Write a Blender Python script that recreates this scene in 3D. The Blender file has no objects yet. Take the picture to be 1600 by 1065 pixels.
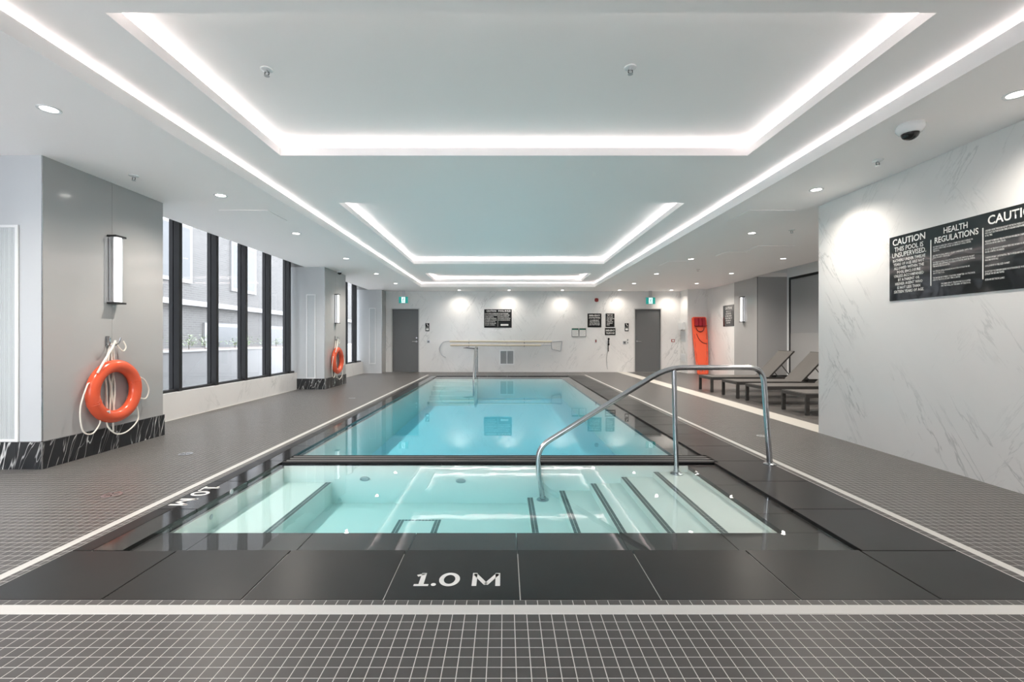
import bpy, bmesh, math, random
from mathutils import Vector, Matrix
import numpy as np

random.seed(7)
PI = math.pi
S = bpy.context.scene
C = S.collection

# ------------------------------------------------------------------ camera
F, CX, CY, EYE = 716.0, 789.0, 528.5, 1.12        # focal length in px, vanishing point, eye height
cd = bpy.data.cameras.new('camera')
cam = bpy.data.objects.new('camera', cd); C.objects.link(cam)
cd.sensor_width = 36.0; cd.lens = F / 1600 * 36.0
cd.shift_x = (800 - CX) / 1600; cd.shift_y = -(532.5 - CY) / 1600
cd.clip_start = 0.05; cd.clip_end = 200
cam.location = (0, 0, EYE); cam.rotation_euler = (PI / 2, 0, 0)
S.camera = cam

# ------------------------------------------------------------------ world, exposure
w = bpy.data.worlds.new('sky'); S.world = w; w.use_nodes = True
bg = w.node_tree.nodes['Background']
bg.inputs[0].default_value = (0.88, 0.93, 1.0, 1); bg.inputs[1].default_value = 3.4
S.view_settings.view_transform = 'Standard'; S.view_settings.look = 'None'
S.view_settings.gamma = 1.0; S.view_settings.use_curve_mapping = False
S.view_settings.exposure = 1.74
S.cycles.use_denoising = True
S.cycles.max_bounces = 12; S.cycles.diffuse_bounces = 9; S.cycles.glossy_bounces = 4
S.cycles.transparent_max_bounces = 12; S.cycles.sample_clamp_indirect = 6.0
LED_TRAY, LED_EDGE, SPOT_W, SCONCE_E = 4.3, 3.9, 47.0, 0.42

# ------------------------------------------------------------------ pixel helpers (frame 1600 x 1065)
def on_floor(px, py, z=0.0):
    Y = (EYE - z) * F / (py - CY); return Vector(((px - CX) * Y / F, Y, z))
def on_y(px, py, Y): return Vector(((px - CX) * Y / F, Y, EYE - (py - CY) * Y / F))
def on_x(px, py, X):
    Y = X * F / (px - CX); return Vector((X, Y, EYE - (py - CY) * Y / F))

# ------------------------------------------------------------------ materials
def nmat(name):
    m = bpy.data.materials.new(name); m.use_nodes = True
    nt = m.node_tree; b = nt.nodes['Principled BSDF']
    return m, nt, b
def mat(name, col, rough=0.5, metal=0.0, spec=0.5, emit=None, es=0.0, coat=0.0):
    m, nt, b = nmat(name)
    b.inputs['Base Color'].default_value = (*col, 1); b.inputs['Roughness'].default_value = rough
    b.inputs['Metallic'].default_value = metal; b.inputs['Specular IOR Level'].default_value = spec
    if coat: b.inputs['Coat Weight'].default_value = coat; b.inputs['Coat Roughness'].default_value = 0.05
    if emit: b.inputs['Emission Color'].default_value = (*emit, 1); b.inputs['Emission Strength'].default_value = es
    return m
def N(nt, t, **kw):
    n = nt.nodes.new(t)
    for k, v in kw.items(): setattr(n, k, v)
    return n
def math_n(nt, op, a, b=None):
    n = N(nt, 'ShaderNodeMath', operation=op)
    for i, v in enumerate((a, b)):
        if v is None: continue
        if isinstance(v, (int, float)): n.inputs[i].default_value = v
        else: nt.links.new(v, n.inputs[i])
    return n.outputs[0]
def ramp(nt, fac, stops):
    r = N(nt, 'ShaderNodeValToRGB'); e = r.color_ramp.elements
    while len(e) < len(stops): e.new(0.5)
    for el, (p, c) in zip(e, stops):
        el.position = p; el.color = (c, c, c, 1) if isinstance(c, (int, float)) else (*c, 1)
    nt.links.new(fac, r.inputs[0]); return r.outputs[0]
def noise(nt, vec, scale, detail=3, rough=0.5, dist=0.0):
    n = N(nt, 'ShaderNodeTexNoise'); n.inputs['Scale'].default_value = scale
    n.inputs['Detail'].default_value = detail; n.inputs['Roughness'].default_value = rough
    n.inputs['Distortion'].default_value = dist
    if vec is not None: nt.links.new(vec, n.inputs['Vector'])
    return n.outputs[0]
def bump(nt, b, h, strength, dist=0.01):
    n = N(nt, 'ShaderNodeBump'); n.inputs['Strength'].default_value = strength
    n.inputs['Distance'].default_value = dist
    nt.links.new(h, n.inputs['Height']); nt.links.new(n.outputs[0], b.inputs['Normal'])
def mixc(nt, fac, a, b):
    n = N(nt, 'ShaderNodeMix', data_type='RGBA')
    nt.links.new(fac, n.inputs[0])
    for i, v in ((6, a), (7, b)):
        if isinstance(v, tuple): n.inputs[i].default_value = (*v, 1)
        else: nt.links.new(v, n.inputs[i])
    return n.outputs[2]
def wallvec(nt, angle, sx, sy, off=0.0):
    """surface coordinates (x+y, z) of an upright wall, turned and stretched along a vein direction"""
    tc = N(nt, 'ShaderNodeNewGeometry'); sp = N(nt, 'ShaderNodeSeparateXYZ')
    nt.links.new(tc.outputs['Position'], sp.inputs[0])
    u = math_n(nt, 'ADD', sp.outputs[0], sp.outputs[1])
    cb = N(nt, 'ShaderNodeCombineXYZ'); nt.links.new(u, cb.inputs[0]); nt.links.new(sp.outputs[2], cb.inputs[1])
    cb.inputs[2].default_value = off
    r = N(nt, 'ShaderNodeVectorRotate'); r.rotation_type = 'Z_AXIS'
    nt.links.new(cb.outputs[0], r.inputs['Vector']); r.inputs['Angle'].default_value = angle
    mp = N(nt, 'ShaderNodeMapping'); nt.links.new(r.outputs[0], mp.inputs[0])
    mp.inputs['Scale'].default_value = (sx, sy, 1)
    return mp.outputs[0]
def veined(name, base, vein, angle, sx, sy, thin, rough, off=0.0, det=6, mask=(0.45, 0.6), angle2=None, cloud=0.06):
    m, nt, b = nmat(name)
    def vein_f(ang, o, th):
        v = wallvec(nt, ang, sx, sy, o)
        n1 = noise(nt, v, 1.0, det, 0.6 if det > 3 else 0.4, 0.25)
        d = math_n(nt, 'ABSOLUTE', math_n(nt, 'SUBTRACT', n1, 0.5))
        line = ramp(nt, d, [(0.0, 1.0), (th, 0.0)])
        mk = ramp(nt, noise(nt, wallvec(nt, ang, sx * 0.9, sy * 0.35, o + 5), 1.0, 2), [(mask[0], 0.0), (mask[1], 1.0)])
        return math_n(nt, 'MULTIPLY', line, mk)
    f = vein_f(angle, off, thin)
    if angle2 is not None: f = math_n(nt, 'MAXIMUM', f, math_n(nt, 'MULTIPLY', vein_f(angle2, off + 3.3, thin * 0.8), 0.7))
    cl = ramp(nt, noise(nt, wallvec(nt, angle, 0.6, 1.6, off + 9), 1.0, 4), [(0.3, 1.0 - cloud), (0.7, 1.0)])
    bc = N(nt, 'ShaderNodeMix', data_type='RGBA', blend_type='MULTIPLY'); bc.inputs[0].default_value = 1
    bc.inputs[6].default_value = (*base, 1); nt.links.new(cl, bc.inputs[7])
    nt.links.new(mixc(nt, f, bc.outputs[2], vein), b.inputs['Base Color'])
    b.inputs['Roughness'].default_value = rough
    return m

M = {}
M['ceiling'] = mat('ceiling_paint', (0.95, 0.915, 0.91), 0.7, spec=0.3)
M['white'] = mat('white_paint', (0.82, 0.83, 0.84), 0.45)
M['white_gloss'] = mat('white_enamel', (0.82, 0.83, 0.84), 0.2)
M['marble'] = veined('white_marble_slab', (0.79, 0.78, 0.77), (0.52, 0.52, 0.515), math.radians(-58), 0.9, 5.0, 0.020, 0.22,
                     mask=(0.52, 0.68), angle2=math.radians(-125))
M['panel'] = mat('gloss_column_panel', (0.40, 0.398, 0.396), 0.10, spec=0.55)
M['black_marble'] = veined('black_marble_skirting', (0.030, 0.032, 0.036), (0.72, 0.73, 0.72), math.radians(-76), 1.6, 9.0, 0.012, 0.18, det=3,
                           mask=(0.36, 0.52), angle2=math.radians(-66), cloud=0.5)
M['front_paint'] = mat('pale_grey_column_paint', (0.54, 0.56, 0.575), 0.4)
M['joint'] = mat('panel_joint', (0.30, 0.30, 0.30), 0.6)
M['chrome'] = mat('polished_steel', (0.50, 0.51, 0.53), 0.20, metal=1.0)
M['steel'] = mat('brushed_steel', (0.55, 0.56, 0.58), 0.32, metal=1.0)
M['dark_metal'] = mat('black_aluminium', (0.018, 0.019, 0.021), 0.38)
M['mullion'] = mat('anodised_mullion', (0.012, 0.013, 0.015), 0.45, spec=0.4)
M['grey_paint'] = mat('door_paint', (0.135, 0.140, 0.142), 0.42)
M['frame_paint'] = mat('door_frame_paint', (0.58, 0.58, 0.57), 0.4)
M['louvre'] = mat('grille_louvre', (0.60, 0.63, 0.65), 0.45)
M['slot'] = mat('grille_back', (0.16, 0.17, 0.18), 0.7)
M['grout'] = mat('light_grout', (0.66, 0.645, 0.62), 0.8)
M['strip'] = mat('white_marker_tile', (0.62, 0.61, 0.585), 0.35)
M['threshold'] = mat('cream_threshold_stone', (0.60, 0.575, 0.53), 0.35)
def tile_mat():
    m, nt, b = nmat('grey_mosaic_tile')
    g = N(nt, 'ShaderNodeNewGeometry')
    n = noise(nt, g.outputs['Position'], 30, 3)
    f = math_n(nt, 'ADD', math_n(nt, 'MULTIPLY', g.outputs['Random Per Island'], 0.6), math_n(nt, 'MULTIPLY', n, 0.4))
    oi = N(nt, 'ShaderNodeObjectInfo')
    f = math_n(nt, 'ADD', f, math_n(nt, 'MULTIPLY', oi.outputs['Random'], 0.12))
    col = mixc(nt, ramp(nt, f, [(0.1, 0.0), (0.95, 1.0)]), (0.066, 0.0615, 0.059), (0.086, 0.080, 0.0765))
    nt.links.new(col, b.inputs['Base Color']); b.inputs['Roughness'].default_value = 0.36
    return m
M['tile'] = tile_mat()
def coping_mat(name, c0, c1, r0, r1):
    m, nt, b = nmat(name)
    g = N(nt, 'ShaderNodeNewGeometry')
    n = noise(nt, g.outputs['Position'], 2.2, 6, 0.62)
    nt.links.new(mixc(nt, ramp(nt, n, [(0.35, 0.0), (0.7, 1.0)]), c0, c1), b.inputs['Base Color'])
    rr = N(nt, 'ShaderNodeMapRange'); nt.links.new(noise(nt, g.outputs['Position'], 1.3, 3), rr.inputs[0])
    rr.inputs[1].default_value = 0.35; rr.inputs[2].default_value = 0.65
    rr.inputs[3].default_value = r0; rr.inputs[4].default_value = r1
    nt.links.new(rr.outputs[0], b.inputs['Roughness'])
    b.inputs['Specular IOR Level'].default_value = 0.3 if r0 > 0.2 else 0.5
    return m
M['coping'] = coping_mat('charcoal_porcelain', (0.013, 0.0128, 0.0127), (0.0175, 0.0172, 0.017), 0.34, 0.30)
M['coping_wet'] = coping_mat('charcoal_porcelain_polished', (0.024, 0.0238, 0.0235), (0.032, 0.0315, 0.031), 0.10, 0.08)
M['plaster'] = mat('pool_plaster', (0.82, 0.82, 0.76), 0.6)
M['plaster_blue'] = mat('pale_blue_pool_plaster', (0.66, 0.80, 0.86), 0.6)
M['dark_mosaic'] = mat('dark_teal_mosaic', (0.018, 0.040, 0.046), 0.3)
M['black'] = mat('black_plastic', (0.006, 0.006, 0.007), 0.55, spec=0.2)
M['slat'] = mat('grate_edge', (0.30, 0.29, 0.28), 0.35)
def sign_mat():
    m, nt, b = nmat('black_acrylic')
    b.inputs['Base Color'].default_value = (0.012, 0.013, 0.014, 1); b.inputs['Roughness'].default_value = 0.06
    b.inputs['Coat Weight'].default_value = 0.5
    g = N(nt, 'ShaderNodeNewGeometry')
    bump(nt, b, noise(nt, g.outputs['Position'], 3.2, 1), 0.35, 0.03)
    return m
M['sign'] = sign_mat()
M['sign_flat'] = mat('black_sign_vinyl', (0.008, 0.008, 0.009), 0.45, spec=0.25)
M['print'] = mat('white_print', (0.80, 0.79, 0.77), 0.5)
M['green'] = mat('green_print', (0.02, 0.16, 0.11), 0.5)
M['exit_green'] = mat('lit_exit_green', (0.01, 0.20, 0.16), 0.4, emit=(0.01, 0.30, 0.26), es=0.22)
M['exit_white'] = mat('lit_exit_white', (0.8, 0.9, 0.9), 0.4, emit=(0.75, 1.0, 1.0), es=0.35)
M['orange'] = mat('orange_ring_plastic', (0.72, 0.105, 0.045), 0.22)
M['board'] = mat('orange_board_plastic', (0.86, 0.12, 0.05), 0.35)
M['red'] = mat('red_foam', (0.36, 0.012, 0.025), 0.4)
M['dark_red'] = mat('dark_red_strap', (0.10, 0.008, 0.012), 0.5)
M['alarm_red'] = mat('alarm_red', (0.30, 0.02, 0.02), 0.4)
M['rope'] = mat('white_rope', (0.80, 0.77, 0.70), 0.7)
M['cream'] = mat('cream_pole', (0.74, 0.66, 0.52), 0.4)
M['sling'] = mat('taupe_sling_fabric', (0.078, 0.073, 0.069), 0.7)
M['lounger'] = mat('charcoal_lounger_frame', (0.040, 0.038, 0.037), 0.45)
M['led'] = mat('led_strip', (0.9, 0.9, 0.9), 0.5, emit=(1.0, 0.978, 0.96), es=LED_TRAY)
M['led_edge'] = mat('led_strip_edge', (0.9, 0.9, 0.9), 0.5, emit=(1.0, 0.97, 0.945), es=LED_EDGE)
M['lamp'] = mat('downlight_lens', (0.9, 0.9, 0.9), 0.5, emit=(1.0, 0.96, 0.90), es=4.0)
M['sconce'] = mat('sconce_diffuser', (0.9, 0.9, 0.9), 0.4, emit=(1.0, 0.99, 0.98), es=SCONCE_E)
M['concrete'] = mat('pale_concrete', (0.40, 0.40, 0.395), 0.8)
M['leaf'] = mat('planter_leaf', (0.20, 0.26, 0.15), 0.6)
M['soil'] = mat('planter_soil', (0.12, 0.10, 0.09), 0.9)
M['ext_white'] = mat('exterior_pale_trim', (0.16, 0.161, 0.163), 0.5)
M['ext_glass'] = mat('exterior_dark_glass', (0.08, 0.085, 0.09), 0.3, spec=0.2)
M['smoke'] = mat('smoked_dome', (0.01, 0.01, 0.011), 0.08)
def brick_mat():
    m, nt, b = nmat('grey_brick')
    bt = N(nt, 'ShaderNodeTexBrick'); nt.links.new(wallvec(nt, 0, 1, 1), bt.inputs['Vector'])
    bt.inputs['Scale'].default_value = 1.0; bt.inputs['Brick Width'].default_value = 0.26
    bt.inputs['Row Height'].default_value = 0.085; bt.inputs['Mortar Size'].default_value = 0.008
    bt.inputs['Color1'].default_value = (0.075, 0.073, 0.072, 1); bt.inputs['Color2'].default_value = (0.09, 0.088, 0.086, 1)
    bt.inputs['Mortar'].default_value = (0.12, 0.12, 0.118, 1)
    nt.links.new(bt.outputs[0], b.inputs['Base Color']); b.inputs['Roughness'].default_value = 0.9
    return m
M['brick'] = brick_mat()
def glass_mat(name, tint, rough, ior, film=0.0):
    """thin pane: clear transmission, mirror reflection by angle"""
    m = bpy.data.materials.new(name); m.use_nodes = True; nt = m.node_tree; nt.nodes.clear()
    out = N(nt, 'ShaderNodeOutputMaterial'); tr = N(nt, 'ShaderNodeBsdfTransparent'); gl = N(nt, 'ShaderNodeBsdfGlossy')
    tr.inputs[0].default_value = (*tint, 1); gl.inputs['Roughness'].default_value = rough
    fr = N(nt, 'ShaderNodeFresnel'); fr.inputs[0].default_value = ior
    g = N(nt, 'ShaderNodeNewGeometry')
    fac = math_n(nt, 'MULTIPLY', fr.outputs[0], math_n(nt, 'SUBTRACT', 1.0, g.outputs['Backfacing']))
    mx = N(nt, 'ShaderNodeMixShader'); nt.links.new(fac, mx.inputs[0])
    nt.links.new(tr.outputs[0], mx.inputs[1]); nt.links.new(gl.outputs[0], mx.inputs[2])
    last = mx.outputs[0]
    if film:
        df = N(nt, 'ShaderNodeBsdfDiffuse'); df.inputs[0].default_value = (0.62, 0.63, 0.64, 1)
        tl = N(nt, 'ShaderNodeBsdfTranslucent'); tl.inputs[0].default_value = (0.62, 0.63, 0.64, 1)
        ad = N(nt, 'ShaderNodeMixShader'); ad.inputs[0].default_value = 0.4
        nt.links.new(df.outputs[0], ad.inputs[1]); nt.links.new(tl.outputs[0], ad.inputs[2])
        m2 = N(nt, 'ShaderNodeMixShader'); m2.inputs[0].default_value = film
        nt.links.new(last, m2.inputs[1]); nt.links.new(ad.outputs[0], m2.inputs[2]); last = m2.outputs[0]
    nt.links.new(last, out.inputs[0])
    return m, nt, gl, out
M['glass'] = glass_mat('window_glass', (0.95, 0.95, 0.95), 0.0, 1.52)[0]
M['frost'] = glass_mat('frosted_door_glass', (0.7, 0.7, 0.7), 0.15, 1.5, film=0.85)[0]
def water_mat(name, col, dens, wave):
    m, nt, gl, out = glass_mat(name, (1, 1, 1), 0.0, 1.40)
    va = N(nt, 'ShaderNodeVolumeAbsorption'); va.inputs[0].default_value = (*col, 1); va.inputs[1].default_value = dens
    nt.links.new(va.outputs[0], out.inputs['Volume'])
    bp = N(nt, 'ShaderNodeBump'); bp.inputs['Strength'].default_value = wave; bp.inputs['Distance'].default_value = 0.01
    g = N(nt, 'ShaderNodeNewGeometry')
    nt.links.new(noise(nt, g.outputs['Position'], 4.0, 2, 0.5, 0.4), bp.inputs['Height'])
    nt.links.new(bp.outputs[0], gl.inputs['Normal'])
    return m
WCOL = (0.08, 0.89, 1.0)
M['water_spa'] = water_mat('spa_water', WCOL, 0.55, 0.06)
M['water_pool'] = water_mat('pool_water', WCOL, 0.40, 0.006)

# ------------------------------------------------------------------ mesh helpers
class MB:
    def __init__(s): s.v = []; s.f = []
    def add(s, vs, fs):
        o = len(s.v); s.v += [tuple(v) for v in vs]; s.f += [tuple(i + o for i in f) for f in fs]; return s
    def box(s, x0, x1, y0, y1, z0, z1):
        x0, x1 = min(x0, x1), max(x0, x1); y0, y1 = min(y0, y1), max(y0, y1); z0, z1 = min(z0, z1), max(z0, z1)
        v = [(x, y, z) for z in (z0, z1) for y in (y0, y1) for x in (x0, x1)]
        return s.add(v, [(0, 2, 3, 1), (4, 5, 7, 6), (0, 1, 5, 4), (2, 6, 7, 3), (0, 4, 6, 2), (1, 3, 7, 5)])
    def bar(s, a, b, w, h, up=(0, 0, 1)):
        a, b = Vector(a), Vector(b); d = (b - a).normalized(); u = Vector(up)
        if abs(d.dot(u)) > 0.99: u = Vector((1, 0, 0))
        r = d.cross(u).normalized() * w / 2; t = r.cross(d).normalized() * h / 2
        v = [p + q for p in (a, b) for q in (-r - t, r - t, r + t, -r + t)]
        return s.add(v, [(0, 1, 2, 3), (7, 6, 5, 4), (0, 4, 5, 1), (1, 5, 6, 2), (2, 6, 7, 3), (3, 7, 4, 0)])
    def tube(s, pts, r, n=10, close=False):
        pts = [Vector(p) for p in pts]; m = len(pts); rings = []
        rs = r if isinstance(r, (list, tuple)) else [r] * m
        up = None
        for i, p in enumerate(pts):
            a = pts[(i - 1) % m] if (close or i > 0) else p; b = pts[(i + 1) % m] if (close or i < m - 1) else p
            d = (b - a).normalized()
            if up is None:
                up = Vector((0, 0, 1)) if abs(d.z) < 0.9 else Vector((1, 0, 0))
            x = d.cross(up)
            if x.length < 1e-4: x = d.orthogonal()
            x.normalize(); y = x.cross(d).normalized(); up = y
            rings.append([p + (x * math.cos(2 * PI * k / n) + y * math.sin(2 * PI * k / n)) * rs[i] for k in range(n)])
        vs = [q for rr in rings for q in rr]; fs = []
        for i in range(m if close else m - 1):
            j = (i + 1) % m
            for k in range(n):
                l = (k + 1) % n; fs.append((i * n + k, j * n + k, j * n + l, i * n + l))
        if not close: fs += [tuple(range(n)), tuple(reversed(range((m - 1) * n, m * n)))]
        return s.add(vs, fs)
    def lathe(s, prof, c=(0, 0, 0), n=24, axis='z'):
        c = Vector(c); vs = []; fs = []; m = len(prof)
        for k in range(n):
            a = 2 * PI * k / n
            for r, h in prof:
                p = (r * math.cos(a), r * math.sin(a), h)
                if axis == 'y': p = (p[0], p[2], p[1])
                if axis == 'x': p = (p[2], p[0], p[1])
                vs.append(c + Vector(p))
        for k in range(n):
            l = (k + 1) % n
            for i in range(m - 1): fs.append((k * m + i, l * m + i, l * m + i + 1, k * m + i + 1))
        return s.add(vs, fs)
    def plate(s, outline, holes, t, fn):
        """2D outline with holes, thickness t, mapped by fn(u, v, w)"""
        bm = bmesh.new(); es = []
        for loop in [outline] + holes:
            vs = [bm.verts.new((p[0], p[1], 0)) for p in loop]
            es += [bm.edges.new((vs[i], vs[(i + 1) % len(vs)])) for i in range(len(vs))]
        bmesh.ops.triangle_fill(bm, use_beauty=True, edges=es)
        g = bmesh.ops.extrude_face_region(bm, geom=bm.faces[:])
        for e in g['geom']:
            if isinstance(e, bmesh.types.BMVert): e.co.z += t
        bmesh.ops.recalc_face_normals(bm, faces=bm.faces[:])
        bm.verts.index_update()
        s.add([fn(*v.co) for v in bm.verts], [[v.index for v in f.verts] for f in bm.faces]); bm.free(); return s
    def build(s, name, m, parent=None, loc=None, smooth=False, bevel=0.0, fix=True, subsurf=0):
        me = bpy.data.meshes.new(name); me.from_pydata(s.v, [], s.f)
        if fix or bevel:
            bm = bmesh.new(); bm.from_mesh(me)
            if bevel:
                bmesh.ops.bevel(bm, geom=bm.edges[:], offset=bevel, segments=2, affect='EDGES', clamp_overlap=True)
            bmesh.ops.recalc_face_normals(bm, faces=bm.faces[:])
            bm.to_mesh(me); bm.free()
        return obj(name, me, m, parent, loc, smooth)
def obj(name, me, m, parent=None, loc=None, smooth=False):
    if isinstance(m, str): m = M[m]
    me.materials.append(m)
    if smooth:
        me.polygons.foreach_set('use_smooth', [True] * len(me.polygons))
        try: me.set_sharp_from_angle(angle=math.radians(40))
        except Exception: pass
    o = bpy.data.objects.new(name, me); C.objects.link(o)
    if parent is not None: o.parent = parent
    if loc is not None: o.location = loc
    return o
def tag(o, label=None, cat=None, group=None, kind=None):
    if label: o['label'] = label
    if cat: o['category'] = cat
    if group: o['group'] = group
    if kind: o['kind'] = kind
    return o
def thing(name, label, cat, loc=(0, 0, 0), rz=0, group=None, kind=None):
    o = bpy.data.objects.new(name, None); C.objects.link(o); o.empty_display_size = 0.1
    o.location = loc; o.rotation_euler = (0, 0, rz)
    return tag(o, label, cat, group, kind)
def struct(name, label=None): return thing(name, label, None, kind='structure')
def copy_tree(o, parent=None):
    c = o.copy(); C.objects.link(c); c.parent = parent
    for ch in list(o.children): copy_tree(ch, c)
    return c
def box(name, m, b, parent=None, bevel=0.0, loc=None): return MB().box(*b).build(name, m, parent, loc, bevel=bevel)
def arc(c, r, a0, a1, n, fn):
    return [fn(c[0] + r * math.cos(a0 + (a1 - a0) * i / n), c[1] + r * math.sin(a0 + (a1 - a0) * i / n)) for i in range(n + 1)]
def fillet(pts, rad, n=6):
    """polyline with rounded corners"""
    P = [Vector(p) for p in pts]; out = [P[0]]
    for i in range(1, len(P) - 1):
        r = rad[i - 1] if isinstance(rad, (list, tuple)) else rad
        a = (P[i - 1] - P[i]); b = (P[i + 1] - P[i])
        r = min(r, a.length * 0.49, b.length * 0.49)
        s, e = P[i] + a.normalized() * r, P[i] + b.normalized() * r
        for k in range(n + 1):
            t = k / n; out.append(s * (1 - t) ** 2 + P[i] * 2 * t * (1 - t) + e * t * t)
    return out + [P[-1]]
def spline(pts, n=6):
    P = [Vector(p) for p in pts]; out = []
    for i in range(len(P) - 1):
        a, b, c, d = P[max(i - 1, 0)], P[i], P[i + 1], P[min(i + 2, len(P) - 1)]
        for k in range(n):
            t = k / n
            out.append(0.5 * (2 * b + (c - a) * t + (2 * a - 5 * b + 4 * c - d) * t * t + (3 * b - a - 3 * c + d) * t ** 3))
    return out + [P[-1]]
def text(body, size, loc, rot, m, parent, name='lettering', align='LEFT', bold=0.0, sx=1.0, res=2, space=1.0, depth=0.0, shear=0.0):
    cu = bpy.data.curves.new('lettering', 'FONT'); cu.body = body; cu.size = size; cu.align_x = align
    cu.offset = bold * size; cu.resolution_u = res; cu.space_line = space; cu.extrude = depth; cu.shear = shear
    t = bpy.data.objects.new('lettering', cu); C.objects.link(t)
    dg = bpy.context.evaluated_depsgraph_get(); dg.update()
    me = bpy.data.meshes.new_from_object(t.evaluated_get(dg)); bpy.data.objects.remove(t); bpy.data.curves.remove(cu)
    me.transform(Matrix.Diagonal((sx, 1, 1, 1))); me.materials.clear()
    o = obj(name, me, m, parent, loc); o.rotation_euler = rot
    return o

# ------------------------------------------------------------------ plan (metres; camera at x=0, y=0)
ZC, ZU, ZL, ZT = 2.69, 2.835, 2.908, 2.985          # soffit, upper ceiling, tray lip top, tray ceiling
XCOL, XWIN, XR, XFR = -3.97, -4.58, 3.73, 6.46
YB = 15.27
COLS = [(3.93, 5.32), (10.09, 11.42), (14.77, 15.5)]
PX0, PX1, PY0, PYF = -2.02, 1.887, 2.43, 13.62      # rim of the pool opening
LX, LY, LYF = 1.652, 2.713, 13.32                   # inner edge of the ledge
DV0, DV1 = 4.14, 4.42                               # divider between spa and pool

# ================================================================== STRUCTURE
# ---- floor
fl = MB()
fl.box(-4.9, 7.6, -3.2, 1.963, -0.3, -0.0005)
fl.box(-4.9, -2.29, 1.963, 15.5, -0.3, -0.0005)
fl.box(2.39, 7.6, 1.963, 15.5, -0.3, -0.0005)
fl.box(-2.29, 2.39, 14.06, 15.5, -0.3, -0.0005)
floor = tag(fl.build('floor', 'grout'), kind='structure')
PT, GAP = 0.0501, 0.0034
def tile_mesh(cells):
    n = len(cells); a = np.array(cells, dtype=np.float64)
    x0, x1, y0, y1 = a.T; z0 = np.full(n, -0.004); z1 = np.zeros(n)
    V = np.stack([np.stack(t, 1) for t in ((x0, y0, z0), (x1, y0, z0), (x1, y1, z0), (x0, y1, z0),
                                           (x0, y0, z1), (x1, y0, z1), (x1, y1, z1), (x0, y1, z1))], 1).reshape(-1, 3)
    q = np.array([(4, 5, 6, 7), (0, 1, 5, 4), (1, 2, 6, 5), (2, 3, 7, 6), (3, 0, 4, 7)])
    Fc = (q[None] + 8 * np.arange(n)[:, None, None]).reshape(-1, 4)
    me = bpy.data.meshes.new('floor_tile')
    me.vertices.add(len(V)); me.vertices.foreach_set('co', V.ravel())
    me.loops.add(Fc.size); me.loops.foreach_set('vertex_index', Fc.ravel().astype(np.int32))
    me.polygons.add(len(Fc)); me.polygons.foreach_set('loop_start', np.arange(0, Fc.size, 4, dtype=np.int32))
    me.update(calc_edges=True); me.validate()
    me.polygons.foreach_set('use_smooth', [False] * len(me.polygons)); return me
cells = []; near = []
GX, GY = -0.012, 1.8623
def fill(x0, x1, y0, y1, sep=None):
    i0 = math.floor((x0 - GX) / PT); i1 = math.ceil((x1 - GX) / PT)
    j0 = math.floor((y0 - GY) / PT); j1 = math.ceil((y1 - GY) / PT)
    for j in range(j0, j1):
        for i in range(i0, i1):
            a, b = max(GX + i * PT, x0) + GAP / 2, min(GX + (i + 1) * PT, x1) - GAP / 2
            c, d = max(GY + j * PT, y0) + GAP / 2, min(GY + (j + 1) * PT, y1) - GAP / 2
            if b - a < 0.008 or d - c < 0.008: continue
            if sep and sep(i, j, a, b, c, d): near.append((a, b, c, d)); continue
            cells.append((a, b, c, d))
def is_near(i, j, a, b, c, d):
    if -8 <= j <= -5: return -1.69 < a and b < 1.75
    return j == -4 and -0.65 < a and b < 0.72
fill(-4.56, XR, 0.2, 1.8623, is_near)
fill(-2.34, 2.44, 1.925, 1.963)
fill(-4.56, -2.39, 1.8623, YB - 0.01); fill(2.49, XR, 1.8623, YB - 0.01)
fill(-2.34, -2.29, 1.963, 14.1); fill(2.39, 2.44, 1.963, 14.1)
fill(-2.39, 2.49, 14.1, YB - 0.01); fill(4.05, 7.15, 5.46, 14.64); fill(4.05, 5.83, 14.64, YB - 0.01)
cells = [c for c in cells if not (c[1] > XCOL - 0.62 and c[1] < XCOL and any(a < c[3] and c[2] < b for a, b in COLS))]
o = obj('mosaic_tile', tile_mesh(cells), 'tile', floor); o['kind'] = 'stuff'
one = tile_mesh([(-PT / 2 + GAP / 2, PT / 2 - GAP / 2, -PT / 2 + GAP / 2, PT / 2 - GAP / 2)])
for k, (a, b, c, d) in enumerate(sorted(near, key=lambda t: t[2])[:300]):
    if k == 0: obj('floor_tile', one, 'tile', floor, ((a + b) / 2, (c + d) / 2, 0))
    else:
        t = bpy.data.objects.new('floor_tile', one); C.objects.link(t); t.parent = floor; t.location = ((a + b) / 2, (c + d) / 2, 0)
# white marker lines around the pool and the cream threshold by the loungers
box('marker_line', 'strip', (-2.39, 2.49, 1.866, 1.925, -0.01, 0.0012), floor)
box('marker_line', 'strip', (-2.39, -2.34, 1.925, 14.1, -0.01, 0.0012), floor)
box('marker_line', 'strip', (2.44, 2.49, 1.925, 14.1, -0.01, 0.0012), floor)
box('threshold_strip', 'threshold', (XR, 4.05, 5.45, YB - 0.01, -0.01, 0.002), floor)

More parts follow.
